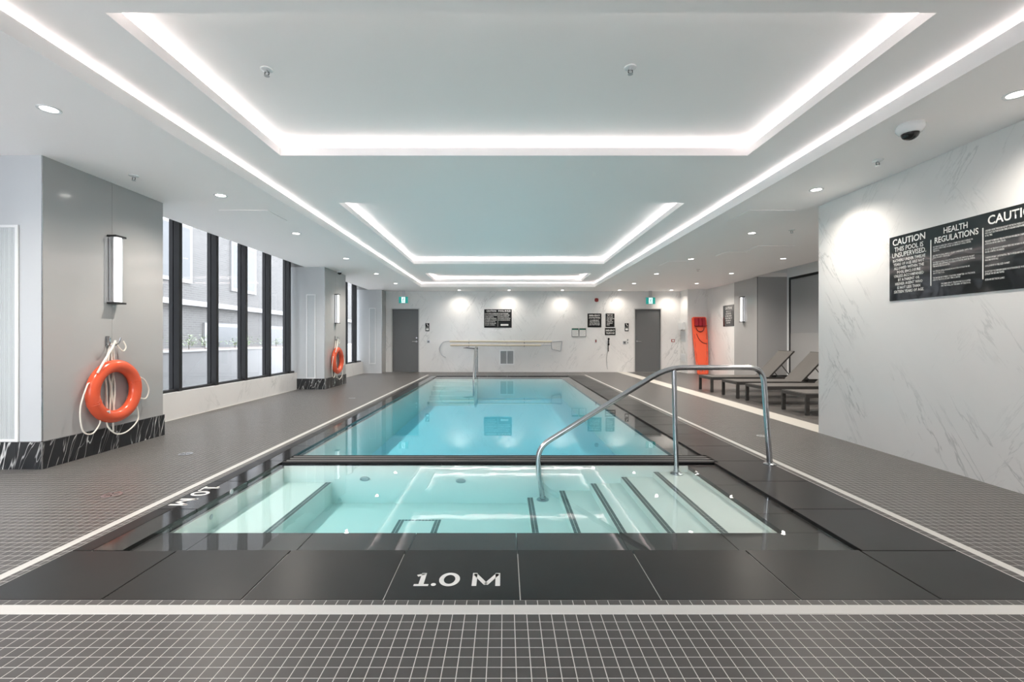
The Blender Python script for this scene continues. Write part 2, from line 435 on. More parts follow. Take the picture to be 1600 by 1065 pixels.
# ---- pool coping
cop = struct('pool_coping')
box('coping_bed', 'grout', (-2.29, -2.06, 1.963, 14.06, -0.3, -0.004), cop)
box('coping_bed', 'grout', (1.93, 2.39, 1.963, 14.06, -0.3, -0.004), cop)
box('coping_bed', 'grout', (-2.06, 1.93, 1.963, 2.39, -0.3, -0.004), cop)
box('coping_bed', 'grout', (-2.06, 1.93, 13.66, 14.06, -0.3, -0.004), cop)
JX = [-2.29, -1.733, -1.132, -0.524, 0.066, 0.672, 1.272, 1.875, 2.39]
G2 = 0.0025
slabs = {}
def slab(x0, x1, y0, y1, z0=-0.05, z1=0.0, name='coping_slab', m='coping'):
    return box(name, m, (x0 + G2, x1 - G2, y0 + G2, y1 - G2, z0, z1), cop, bevel=0.0015)
for a, b in zip(JX, JX[1:]): slabs[round(a, 3)] = slab(a, b, 1.963, 2.42 if a < -2 or b > 2 else PY0)
JY = [2.42 + 0.59 * k for k in range(1, 19)]
ys = [2.42] + JY + [13.62]
for a, b in zip(ys, ys[1:]):
    slabs[('l', round(a, 2))] = slab(-2.29, -2.185, a, b)
    slab(-2.185, PX0, a, b, m='coping_wet', name='polished_edge_slab')
    slab(PX1, 2.39, a, b)
fx = [-2.29, -1.733, -1.132, -0.524, 0.066, 0.672, 1.272, 1.875, 2.39]
for a, b in zip(fx, fx[1:]): slab(a, b, 13.62, 14.06)
# submerged ledge just below the water along the front, the right and the far side
ledge = struct('pool_ledge')
lx = [PX0, -1.733, -1.132, -0.524, 0.066, 0.672, 1.272, PX1]
def lslab(x0, x1, y0, y1):
    return box('ledge_slab', 'coping', (x0 + G2, x1 - G2, y0 + G2, y1 - G2, -0.06, -0.03), ledge)
for a, b in zip(lx, lx[1:]): lslab(a, b, PY0, LY)
for a, b in zip([LY] + JY, JY):
    if a < DV0: lslab(LX, PX1, a, min(b, DV0))
for a, b in zip([DV1] + JY[3:], JY[3:] + [LYF]): lslab(LX, PX1, a, b)
for a, b in zip(lx, lx[1:]): lslab(a, b, LYF, PYF)

# ---- pool basin
bas = struct('pool_basin')
def bpart(name, b, m='plaster'): return box(name, m, b, bas)
bpart('basin_wall', (-2.4, -2.0, LY - 0.3, 13.7, -1.4, -0.052))
bpart('basin_wall', (LX, 2.2, LY - 0.3, 13.7, -1.4, -0.061))
bpart('basin_wall', (-2.0, LX, LY - 0.3, LY, -1.4, -0.061))
bpart('basin_wall', (-2.0, LX, LYF, 13.7, -1.4, -0.061))
bpart('basin_wall', (-2.0, LX, DV0 + 0.005, DV1 - 0.005, -1.4, -0.03))
bpart('spa_floor', (-2.0, LX, LY, DV0, -0.6, -0.37))
bpart('pool_floor', (-2.0, LX, DV1, LYF, -1.4, -0.62), 'plaster_blue')
NX = [1.336, 1.046, 0.77, 0.487, 0.2]; NZ = [-0.086, -0.132, -0.19, -0.255, -0.317]
prev = LX
def nosing(x0, x1, y0, y1, z, name='nosing'):
    mb = MB(); p = 0.0265; g = 0.004
    nx = max(1, round((x1 - x0) / p)); ny = max(1, round((y1 - y0) / p)); px = (x1 - x0) / nx; py = (y1 - y0) / ny
    for i in range(nx):
        for j in range(ny):
            mb.box(x0 + i * px + g / 2, x0 + (i + 1) * px - g / 2, y0 + j * py + 0.0035, y0 + (j + 1) * py - 0.0035, z - 0.004, z + 0.0015)
    q = mb.build(name, 'dark_mosaic', bas, fix=False); q['kind'] = 'stuff'; return q
for x, z in zip(NX, NZ):
    bpart('step', (x, prev, LY, DV0 + 0.004, -0.5, z)); nosing(x, x + 0.053, LY, DV0, z); prev = x
bpart('bench', (-2.0, -1.566, LY, DV0 + 0.004, -0.5, -0.18)); nosing(-1.619, -1.566, LY, DV0, -0.18)
zf = -0.37
nosing(-0.875, -0.822, 3.2, 3.77, zf, 'floor_marker'); nosing(-0.575, -0.522, 3.2, 3.77, zf, 'floor_marker')
nosing(-0.822, -0.575, 3.744, 3.77, zf, 'floor_marker')
for k in range(5): bpart('step', (-2.0, -0.80, 13.32 - 0.3 * (k + 1), 13.32 - 0.3 * k, -1.2, -0.12 - 0.1 * k)); nosing(-2.0, -0.80, 13.02 - 0.3 * k, 13.05 - 0.3 * k, -0.12 - 0.1 * k)
for px, py in ((570, 748), (720, 751)):
    p = on_y(px, py, DV0); q = MB().lathe([(0.0, -0.006), (0.030, -0.006), (0.036, -0.003), (0.046, -0.003), (0.046, 0.004)], n=24, axis='y').build('water_inlet', 'steel', bas, p); q.scale = (1, 1, 0.45)
for px, py in ((362, 768), (330, 807)):
    p = on_x(px, py, -2.0); MB().lathe([(0.0, 0.006), (0.012, 0.006), (0.018, 0.002), (0.018, -0.004)], n=20, axis='x').build('water_inlet', 'steel', bas, p)
# water
wt = MB().box(PX0 + 0.001, PX1 - 0.001, PY0 + 0.001, DV0 - 0.001, -1.0, -0.012).build('spa_water', 'water_spa')
tag(wt, 'clear shallow spa water over steps and bench in front of the black grate', 'water', kind='stuff')
wt = MB().box(PX0 + 0.001, PX1 - 0.001, DV1 + 0.001, PYF - 0.001, -1.35, -0.012).build('pool_water', 'water_pool')
tag(wt, 'still turquoise water of the long pool reflecting the end wall', 'water', kind='stuff')

# ---- walls
def wall(name, boxes, m):
    mb = MB()
    for b in boxes: mb.box(*b)
    return tag(mb.build(name, m), kind='structure')
wall('wall_left', [(-4.86, XWIN, a, b, 0, 0.37) for a, b in ((-3, 3.95), (5.30, 10.11), (11.40, 14.79))] +
     [(-4.86, -4.60, -3, 15.5, 3.05, 3.35)], 'marble')
DL = (-3.79, -2.845); DR = (4.295, 5.225); DH = 2.13
wall('wall_back', [(-4.86, DL[0], YB, 15.5, 0, 3.2), (DL[1], DR[0], YB, 15.5, 0, 3.2), (DR[1], 5.9, YB, 15.5, 0, 3.2),
                   (DL[0], DL[1], YB, 15.5, DH, 3.2), (DR[0], DR[1], YB, 15.5, DH, 3.2)], 'marble')
wall('wall_alcove', [(5.84, 7.6, 14.65, 15.6, 0, 3.2)], 'marble')
wall('wall_right_far', [(XFR, 7.6, 12.89, 14.65, 0, 3.2)], 'marble')
wall('wall_right', [(XR, XR + 0.2, -3, 5.45, 0, 3.2), (XR + 0.2, 7.6, 5.25, 5.45, 0, 3.2)], 'marble')
wall('wall_front', [(-4.9, 3.95, -3.2, -3.0, 0, 0.37), (-4.9, 3.95, -3.2, -3.0, 2.75, 3.2), (-0.6, 3.95, -3.2, -3.0, 0.37, 2.75)], 'white')
wall('wall_outside_right', [(7.45, 7.6, 5.4, 15.6, 0, 3.2), (6.33, 7.6, 11.72, 11.8, ZC, 3.2)], 'white')

# ---- ceiling
cl = MB()
cl.box(-4.41, -2.57, -3, YB, ZC, ZC + 0.105)
cl.box(2.73, 6.33, -3, YB, ZC, ZC + 0.105)
cl.box(6.33, 7.6, 11.71, YB, ZC, ZC + 0.105)
cl.box(-2.57, 2.73, 14.0, YB, ZC, ZC + 0.105)
cl.box(-2.57, 2.73, -3, -2.0, ZC, ZC + 0.105)
TRAYS = [(1.3, 4.30), (5.805, 10.54), (12.09, 13.80)]
TRAYS[0] = (2.415, 4.30)
TX0, TX1 = -2.107, 2.276
def ring(z0, z1, xs, ys):
    X0, X1, x0, x1 = xs; Y0, Y1, y0, y1 = ys
    cl.box(X0, x0, Y0, Y1, z0, z1); cl.box(x1, X1, Y0, Y1, z0, z1); cl.box(x0, x1, Y0, y0, z0, z1); cl.box(x0, x1, y1, Y1, z0, z1)
cuts = [-2.4, 1.0, 5.05, 11.3, 14.4]
cl.box(-2.95, 3.1, cuts[0], cuts[1], ZU, ZL)
for (a, b), y0, y1 in zip(TRAYS, cuts[1:], cuts[2:]): ring(ZU, ZL, (-2.95, 3.1, TX0, TX1), (y0, y1, a, b))
# cove back boards and tray tops
for x in (-2.77, 2.91): cl.box(x, x + 0.02, -2.2, 14.2, ZC + 0.1, ZU + 0.02)
cl.box(-2.77, 2.93, 14.18, 14.2, ZC + 0.1, ZU + 0.02); cl.box(-2.77, 2.93, -2.22, -2.2, ZC + 0.1, ZU + 0.02)
for a, b in TRAYS:
    cl.box(TX0 - 0.3, TX1 + 0.3, a - 0.3, b + 0.3, ZT, ZT + 0.04)
    for x in (TX0 - 0.22, TX1 + 0.20): cl.box(x, x + 0.02, a - 0.2, b + 0.2, ZL - 0.01, ZT + 0.01)
    for y in (a - 0.22, b + 0.20): cl.box(TX0 - 0.2, TX1 + 0.2, y, y + 0.02, ZL - 0.01, ZT + 0.01)
cl.box(-4.88, 7.62, -3.2, 15.6, 3.14, 3.35)
ceil = tag(cl.build('ceiling', 'ceiling'), kind='structure')
def led(x0, x1, y0, y1, z, m):
    """light strips laid on the cove shelf, in segments"""
    def seg(a, b, L=2.4):
        n = max(1, round((b - a) / L)); return [(a + (b - a) * k / n + 0.012, a + (b - a) * (k + 1) / n - 0.012) for k in range(n)]
    for a, b in seg(y0, y1):
        for x in (x0, x1): box('led_strip', m, (x - 0.007, x + 0.007, a, b, z, z + 0.006), ceil)
    for a, b in seg(x0, x1):
        for y in (y0, y1): box('led_strip', m, (a, b, y - 0.007, y + 0.007, z, z + 0.006), ceil)
for a, b in TRAYS: led(TX0 - 0.075, TX1 + 0.075, a - 0.075, b + 0.075, ZL, 'led')
led(-2.57 - 0.07, 2.73 + 0.07, -2.07, 14.07, ZC + 0.105, 'led_edge')
# flush access hatches in the soffit
for x0, x1, y0, y1 in ((3.32, 3.78, 9.30, 9.85), (4.28, 4.9, 7.75, 8.2), (2.98, 3.55, 5.6, 6.15), (-3.5, -2.9, 5.6, 6.1), (4.0, 4.4, 8.3, 8.7)):
    hp = box('access_panel', 'ceiling', (x0, x1, y0, y1, ZC - 0.008, ZC + 0.001), ceil, bevel=0.002)

# ---- columns with panelled faces
for k, (a, b) in enumerate(COLS):
    c = box('column', 'joint', (-4.84, XCOL - 0.012, a + 0.012, b - 0.006, 0, 3.05)); tag(c, kind='structure')
    mid = {0: 4.63, 1: 10.73}.get(k, None)
    spans = [(a, mid), (mid, b)] if mid else [(a, 15.27)]
    bh = 0.234
    for y0, y1 in spans: box('panel', 'panel', (XCOL - 0.012, XCOL, y0 + 0.0015, y1 - 0.0015, bh if k < 2 else 0.0, ZC), c)
    box('front_panel', 'front_paint', (-4.84, XCOL - 0.001, a, a + 0.013, bh if k < 2 else 0.0, ZC), c)
    if k < 2:
        box('end_panel', 'panel', (-4.84, XCOL - 0.001, b - 0.013, b, bh, ZC), c)
        cuts2 = [a - 0.012, a + 0.48, a + 0.62, (a + 0.62 + b) / 2 + 0.05, b + 0.012]
        for y0, y1 in zip(cuts2, cuts2[1:]): box('skirting_tile', 'black_marble', (XCOL - 0.02, XCOL + 0.012, y0 + 0.001, y1 - 0.001, 0, bh), c)
        for x0, x1 in ((-4.58, -4.18), (-4.18, XCOL + 0.011)): box('skirting_tile', 'black_marble', (x0 + 0.001, x1 - 0.001, a - 0.0125, a + 0.012, 0, bh), c)
        box('skirting_tile', 'black_marble', (-4.58, XCOL + 0.011, b - 0.01, b + 0.0125, 0, bh), c)
        box('corner_trim', 'chrome', (XCOL + 0.006, XCOL + 0.0135, a - 0.014, a - 0.006, 0, bh + 0.004), c)
        box('skirting_trim', 'chrome', (XCOL - 0.02, XCOL + 0.0135, a - 0.013, b + 0.012, bh, bh + 0.004), c)
        box('skirting_trim', 'chrome', (-4.58, XCOL + 0.0135, a - 0.014, a, bh, bh + 0.004), c)
    box('corner_trim', 'chrome', (XCOL - 0.004, XCOL + 0.003, a - 0.003, a + 0.005, bh if k < 2 else 0.0, ZC), c)
    # tall linear air grille in the face towards the camera
    z0, z1 = (bh + 0.004, 2.09) if k < 2 else (0.30, 2.10)
    g = thing('air_grille', ['tall white linear air grille on the column with the first life ring', 'tall white linear air grille on the column with the second life ring', 'tall white linear air grille beside the corner by the grey door'][k], 'air grille')
    x0, x1 = -4.37, -4.165
    box('backing', 'slot', (x0, x1, a - 0.004, a - 0.001, z0, z1), g)
    for bb in ((x0, x0 + 0.022, z0, z1), (x1 - 0.022, x1, z0, z1), (x0 + 0.022, x1 - 0.022, z1 - 0.022, z1), (x0 + 0.022, x1 - 0.022, z0, z0 + 0.022)):
        box('frame_bar', 'white_gloss', (bb[0], bb[1], a - 0.016, a - 0.0015, bb[2], bb[3]), g)
    n = 12
    for i in range(n):
        xx = x0 + 0.026 + (x1 - x0 - 0.052) * (i + 0.5) / n
        box('louvre', 'louvre', (xx - 0.0048, xx + 0.0048, a - 0.011, a - 0.004, z0 + 0.022, z1 - 0.022), g)

# right-hand column face with the sconce, and grey return beside the glass door
c = tag(box('column', 'white', (XFR - 0.004, 7.6, 11.71, 12.89, 0, ZC)), kind='structure')
box('panel', 'panel', (XFR - 0.014, XFR - 0.004, 11.712, 12.885, 0.0, ZC), c)
box('corner_trim', 'dark_metal', (XFR - 0.016, XFR - 0.008, 11.704, 11.712, 0, ZC), c)
box('return_panel', 'panel', (XFR - 0.008, 7.2, 11.698, 11.71, 0, ZC), c)

# ---- windows on the left
def window(idx, y0, y1, mull):
    wn = struct('window_%d' % idx)
    xg = -4.70
    for y in mull:
        box('mullion', 'mullion', (xg + 0.006, xg + 0.085, y - 0.032, y + 0.032, 0.37, 3.05), wn)
        box('mullion_cap', 'mullion', (xg - 0.06, xg - 0.006, y - 0.032, y + 0.032, 0.37, 3.05), wn)
    box('bottom_rail', 'mullion', (xg - 0.05, xg + 0.06, y0, y1, 0.37, 0.405), wn)
    ed = [y0] + list(mull) + [y1]
    for a, b in zip(ed, ed[1:]): box('pane', 'glass', (xg - 0.005, xg + 0.005, a + 0.002, b - 0.002, 0.40, 3.05), wn)
    return wn
mu = [9.85 - 0.832 * k for k in range(6)]
window(1, 5.32, 10.09, sorted(mu))
window(2, 11.42, 14.77, [11.75, 12.58, 13.42, 14.25])
window(3, -3.0, 3.93, [-2.2 + 0.832 * k for k in range(8)])

wn = struct('window_4')  # unseen glazing behind the camera, added to supply daylight fill
for k in range(5): box('mullion', 'mullion', (-4.6 + k - 0.03, -4.6 + k + 0.03, -3.15, -3.05, 0.37, 2.75), wn)
for k in range(4): box('pane', 'glass', (-4.57 + k, -3.63 + k, -3.105, -3.095, 0.37, 2.75), wn)
# ---- glass sliding doors by the loungers
dg_ = struct('door_3')
for y0, y1 in ((5.5, 8.55), (8.6, 11.62)):
    box('pane', 'frost', (7.215, 7.225, y0 + 0.05, y1 - 0.05, 0.06, 2.60), dg_)
    for bb in ((y0, y0 + 0.05, 0.0, 2.66), (y1 - 0.05, y1, 0.0, 2.66), (y0 + 0.05, y1 - 0.05, 2.60, 2.66), (y0 + 0.05, y1 - 0.05, 0, 0.06)):
        box('door_frame', 'dark_metal', (7.20, 7.25, bb[0], bb[1], bb[2], bb[3]), dg_)
    box('privacy_film', mat('privacy_film', (0.42, 0.42, 0.42), 0.4), (7.211, 7.214, y0 + 0.05, y1 - 0.05, 0.06, 1.25), dg_)
tag(box('trim_1', 'white', (7.2, 7.45, 5.45, 11.7, 2.66, 3.14)), kind='structure')
tag(box('trim_2', 'white', (7.2, 7.30, 11.62, 11.70, 0.0, 2.66)), kind='structure')

# ---- doors in the back wall
def door(idx, d, hand):
    r = struct('door_%d' % idx)
    x0, x1 = d
    for b in ((x0, x0 + 0.035, 0, DH), (x1 - 0.035, x1, 0, DH), (x0 + 0.035, x1 - 0.035, DH - 0.035, DH)):
        box('door_frame', 'frame_paint' if idx == 1 else 'frame_paint', (b[0], b[1], YB - 0.012, YB + 0.12, b[2], b[3]), r)
    box('door_stop', 'grey_paint', (x0 + 0.035, x1 - 0.035, YB + 0.10, YB + 0.12, 0, DH - 0.035), r)
    lf = box('door_leaf', 'grey_paint', (x0 + 0.045, x1 - 0.045, YB + 0.045, YB + 0.09, 0.008, DH - 0.045), r, bevel=0.003)
    hx = (x1 - 0.11) if hand > 0 else (x0 + 0.11)
    MB().lathe([(0, -0.012), (0.026, -0.012), (0.026, 0)], (hx, YB + 0.045, 1.02), 20, 'y').build('handle_rose', 'chrome', lf, smooth=True)
    MB().tube(fillet([(hx, YB + 0.04, 1.02), (hx, YB - 0.02, 1.02), (hx - hand * 0.13, YB - 0.02, 1.02)], 0.02), 0.011, 10).build('lever_handle', 'chrome', lf, smooth=True)
    MB().lathe([(0, -0.010), (0.02, -0.010), (0.02, 0)], (hx, YB + 0.045, 1.14), 20, 'y').build('lock_cylinder', 'chrome', lf, smooth=True)
    return r
door(1, DL, 1); door(2, DR, -1)

# ================================================================== LIGHT FITTINGS
def downlight(x, y, label, group, z=ZC, watt=SPOT_W):
    t = thing('downlight', label, 'downlight', (x, y, z), group=group)
    MB().lathe([(0.048, -0.001), (0.066, -0.001), (0.066, -0.006), (0.060, -0.007), (0.048, -0.004), (0.048, -0.001)], n=28).build('trim_ring', 'white_gloss', t, smooth=True)
    MB().lathe([(0.0, -0.0025), (0.048, -0.0025)], n=28).build('lens', 'lamp', t)
    l = bpy.data.lights.new('downlight_beam', 'SPOT'); l.energy = watt; l.spot_size = math.radians(150); l.spot_blend = 1.0
    l.shadow_soft_size = 0.03; l.color = (1.0, 0.91, 0.81)
    lo = bpy.data.objects.new('downlight_beam', l); C.objects.link(lo); lo.parent = t; lo.location = (0, 0, -0.02)
ORD = ['first', 'second', 'third', 'fourth', 'fifth', 'sixth', 'seventh']
def row(pts, where, group, **kw):
    """points listed from the end wall towards the camera, or from the window side across"""
    for k, (x, y) in enumerate(pts):
        downlight(x, y, 'round recessed downlight, %s %s' % (ORD[k], where), group, **kw)
row([(-3.12, y) for y in (13.07, 11.12, 9.0, 6.85, 5.03, 3.136, 1.1)], 'from the end wall in the soffit along the windows', 'downlights along the window side')
row([(3.285, 4.835), (3.29, 2.947), (3.29, 1.05)], 'from the lounger bay in the soffit along the near marble wall', 'downlights by the near marble wall', watt=SPOT_W * 0.54)
row([(3.68, y) for y in (13.07, 11.13, 9.06, 6.83)], 'from the end wall above the cream threshold strip', 'downlights above the threshold strip')
row([(5.47, y) for y in (13.07, 11.07, 9.01, 6.9)], 'from the end wall above the loungers', 'downlights above the loungers')
row([(x, 14.88) for x in (-1.487, 0.136, 1.864, 3.72, 5.40)], 'from the window side washing the end wall', 'downlights washing the end wall', watt=SPOT_W * 0.28)

def sconce(x, y, zc, side, label):
    t = thing('wall_sconce', label, 'wall lamp', (x, y, zc))
    h = 0.335; s = side
    box('back_plate', 'chrome', (0, s * 0.015, -0.045, 0.045, -h + 0.02, h - 0.02), t)
    for z in (-1, 1): box('end_cap', 'dark_metal', (0.0, s * 0.095, -0.062, 0.062, z * h - 0.009, z * h + 0.009), t)
    mb = MB(); n = 12; pr = [(s * (0.022 + 0.066 * math.sin(PI * i / n)), -0.048 * math.cos(PI * i / n)) for i in range(n + 1)]
    vs = [(p[0], p[1], z) for z in (-h + 0.009, h - 0.009) for p in pr]; m = n + 1
    mb.add(vs, [(i, i + 1, m + i + 1, m + i) for i in range(n)] + [(0, m, 2 * m - 1, m - 1)])
    mb.build('diffuser', 'sconce', t, smooth=True)
    for yy in (-0.056, 0.056): box('side_fin', 'steel', (s * 0.030, s * 0.062, yy - 0.004, yy + 0.004, -h + 0.009, h - 0.009), t)
sconce(XCOL, 4.63, 1.81, 1, 'tall lit wall sconce above the first orange life ring')
sconce(XCOL, 10.73, 1.81, 1, 'tall lit wall sconce above the second orange life ring')
sconce(XFR - 0.014, 12.37, 1.90, -1, 'tall lit wall sconce on the pale column behind the loungers')

# ceiling sprinklers, cameras
def sprinkler(x, y, z, label, group):
    t = thing('sprinkler', label, 'sprinkler', (x, y, z), group=group)
    MB().lathe([(0.0, 0.0), (0.042, 0.0), (0.040, -0.006), (0.026, -0.010), (0.0, -0.010)], n=20).build('escutcheon', 'white_gloss', t, smooth=True)
    MB().tube([(0, 0, -0.008), (0, 0, -0.02)], 0.008, 8).build('nozzle', 'steel', t)
    mb = MB(); mb.tube([(-0.012, 0, -0.018), (-0.015, 0, -0.035), (0, 0, -0.047)], 0.003, 6); mb.tube([(0.012, 0, -0.018), (0.015, 0, -0.035), (0, 0, -0.047)], 0.003, 6)
    mb.build('frame_arm', 'dark_metal', t)
    MB().lathe([(0, -0.046), (0.018, -0.046), (0.018, -0.049), (0, -0.049)], n=12).build('deflector', 'steel', t)
for px, py, sd in ((417, 108, 'on the window side'), (985, 105, 'on the marble wall side')):
    Y = (ZT - EYE) * F / (CY - py); sprinkler((px - CX) * Y / F, Y, ZT, 'small white sprinkler head inside the first ceiling tray, ' + sd, 'sprinklers in the first tray')
sprinkler(-3.58, 4.42, ZC, 'small sprinkler head in the soffit beside the first life ring column', None)
sprinkler(3.286, 4.04, ZC, 'small sprinkler head in the soffit beside the white dome camera', None)
sprinkler(4.15, 6.63, ZC, 'small sprinkler head in the soffit just past the end of the near marble wall', None)
sprinkler(4.38, 10.4, ZC, 'small sprinkler head in the soffit over the loungers', None)
t = thing('dome_camera', 'white dome security camera with black lens on the soffit', 'camera', (2.98, 3.37, ZC))
MB().lathe([(0.0, 0.0), (0.080, 0.0), (0.086, -0.010), (0.086, -0.035), (0.070, -0.060), (0.058, -0.066), (0.0, -0.066)], n=32).build('housing', 'white_gloss', t, smooth=True)
MB().lathe([(0.055, -0.064)] + [(0.055 * math.cos(a), -0.064 - 0.048 * math.sin(a)) for a in (0.3, 0.6, 0.9, 1.2, 1.5)] + [(0, -0.112)], n=28).build('lens_dome', 'smoke', t, smooth=True)
t = thing('dome_camera', 'small black camera at the top of the second life ring column', 'camera', (-3.88, 10.75, ZC))
MB().lathe([(0, 0), (0.06, 0), (0.06, -0.02), (0.05, -0.03), (0, -0.03)], n=20).build('housing', 'white_gloss', t, smooth=True)
MB().lathe([(0.045, -0.03), (0.042, -0.055), (0.02, -0.072), (0, -0.075)], n=20).build('lens_dome', 'smoke', t, smooth=True)

# ================================================================== HANDRAILS
def flange(x, y, z, parent, name='flange'):
    return MB().lathe([(0.0, 0.0), (0.055, 0.0), (0.055, 0.006), (0.045, 0.014), (0.026, 0.018), (0.026, 0.03)], (x, y, z), 24).build(name, 'chrome', parent, smooth=True)
t = thing('stair_rail', 'polished steel handrail sloping from the coping down the spa steps', 'handrail')
RY = 4.08; RR = 0.0235
def rp(px, py): return on_y(px, py, RY)
b1 = Vector(((848 - CX) * RY / F, RY, NZ[4])); b3 = Vector(((1203 - CX) * RY / F, RY, 0.0)); b2 = Vector(((1057 - CX) * RY / F, RY, NZ[0]))
path = fillet([b1, rp(838, 700), rp(1043, 574), rp(1192, 574), b3], [0.14, 0.16, 0.13], 8)
MB().tube(path, RR, 16).build('rail', 'chrome', t, smooth=True)
MB().tube([b2, rp(1053, 576)], RR * 0.92, 14).build('post', 'chrome', t, smooth=True)
for b in (b1, b2, b3): flange(b.x, b.y, b.z, t)
t = thing('stair_rail', 'polished steel handrail at the far pool steps below the rescue poles', 'handrail')
x = -0.86
MB().tube(fillet([(x, 14.25, 0.0), (x, 14.25, 0.86), (x, 13.3, 0.86), (x + 0.02, 12.2, 0.02), (x + 0.02, 12.2, -0.41)], [0.12, 0.15, 0.1], 6), 0.024, 12).build('rail', 'chrome', t, smooth=True)
MB().tube([(x, 13.42, -0.12), (x, 13.42, 0.85)], 0.022, 12).build('post', 'chrome', t, smooth=True)
flange(x, 14.25, 0.0, t); flange(x, 13.42, -0.06, t)

# divider grate between spa and pool
t = thing('divider_grate', 'long black slatted overflow grate separating the spa from the pool', 'grate')
box('channel', 'black', (PX0, PX1 + 0.05, DV0, DV1, -0.03, -0.014), t)
n = 4; pitch = (DV1 - DV0) / n
for i in range(n): box('slat', 'coping_wet' if False else 'black', (PX0, PX1 + 0.05, DV0 + i * pitch + 0.002, DV0 + (i + 1) * pitch - 0.020, -0.014, 0.0), t, bevel=0.002)
for i in range(n - 1): box('edge_strip', 'slat', (PX0 + 0.02, PX1 + 0.03, DV0 + (i + 1) * pitch - 0.017, DV0 + (i + 1) * pitch - 0.003, -0.014, 0.001), t)

# floor drains
for px, py, lab in ((175, 773, 'small round steel floor drain beside the left depth marking'), (290, 709, 'small round steel floor drain in front of the first life ring column'),
                    (550, 622, 'small round steel floor drain near the second life ring column'), (1191, 681, 'small round steel floor drain behind the handrail base')):
    p = on_floor(px, py); d = thing('floor_drain', lab, 'drain', (p.x, p.y, 0))
    MB().lathe([(0, 0.001), (0.06, 0.001), (0.062, 0.003), (0.055, 0.004), (0, 0.004)], n=24).build('drain_cover', 'steel', d, smooth=True)
    mb = MB()
    for a in range(6): mb.box(0.012, 0.045, -0.003, 0.003, 0.0041, 0.0046)
    v = []; f = []
    for a in range(6):
        R = Matrix.Rotation(a * PI / 3, 4, 'Z'); o0 = len(v)
        v += [tuple(R @ Vector(p)) for p in mb.v[:8]]; f += [tuple(i + o0 for i in q) for q in mb.f[:6]]
    m2 = MB(); m2.v = v; m2.f = f; m2.build('drain_slot', 'black', d)

# depth markings
def depth_mark(parent, loc, rz, H, sx):
    """figures 1.0 M laid flat on the coping"""
    mb = MB(); st = 0.165
    def stroke(p, q, w_=st): mb.bar((p[0], p[1], 0), (q[0], q[1], 0), w_, 0.008)
    stroke((0.30, 0.10), (0.30, 1.0), 0.20); stroke((0.32, 0.93), (0.05, 0.78), 0.14); stroke((0.02, 0.06), (0.60, 0.06), 0.13)
    mb.plate([(0.80 + 0.10 * math.cos(k * PI / 8), 0.10 + 0.10 * math.sin(k * PI / 8)) for k in range(16)], [], 0.004, lambda u, v, w_: Vector((u, v, w_)))
    mb.plate([(1.40 + 0.42 * math.cos(k * PI / 16), 0.5 + 0.52 * math.sin(k * PI / 16)) for k in range(32)],
             [[(1.40 + 0.23 * math.cos(k * PI / 16), 0.5 + 0.36 * math.sin(k * PI / 16)) for k in range(32)]], 0.004, lambda u, v, w_: Vector((u, v, w_)))
    stroke((2.42, 0.0), (2.42, 1.0), 0.19); stroke((3.36, 0.0), (3.36, 1.0), 0.19)
    stroke((2.42, 0.93), (2.89, 0.12), 0.17); stroke((3.36, 0.93), (2.89, 0.12), 0.17)
    mb.v = [(x * H * sx, y * H, (0.0012 if z > 0 else 0.0)) for x, y, z in mb.v]
    o = mb.build('depth_marking', 'print', parent, loc, fix=False); o.rotation_euler = (0, 0, rz)
    return o
p0 = on_floor(645, 915)
depth_mark(slabs[-0.524], (p0.x, p0.y, 0.0), 0.0, 0.112, 1.02)
depth_mark(slabs[('l', 3.01)], (-2.262, 3.47, 0.0), -PI / 2, 0.12, 0.95)

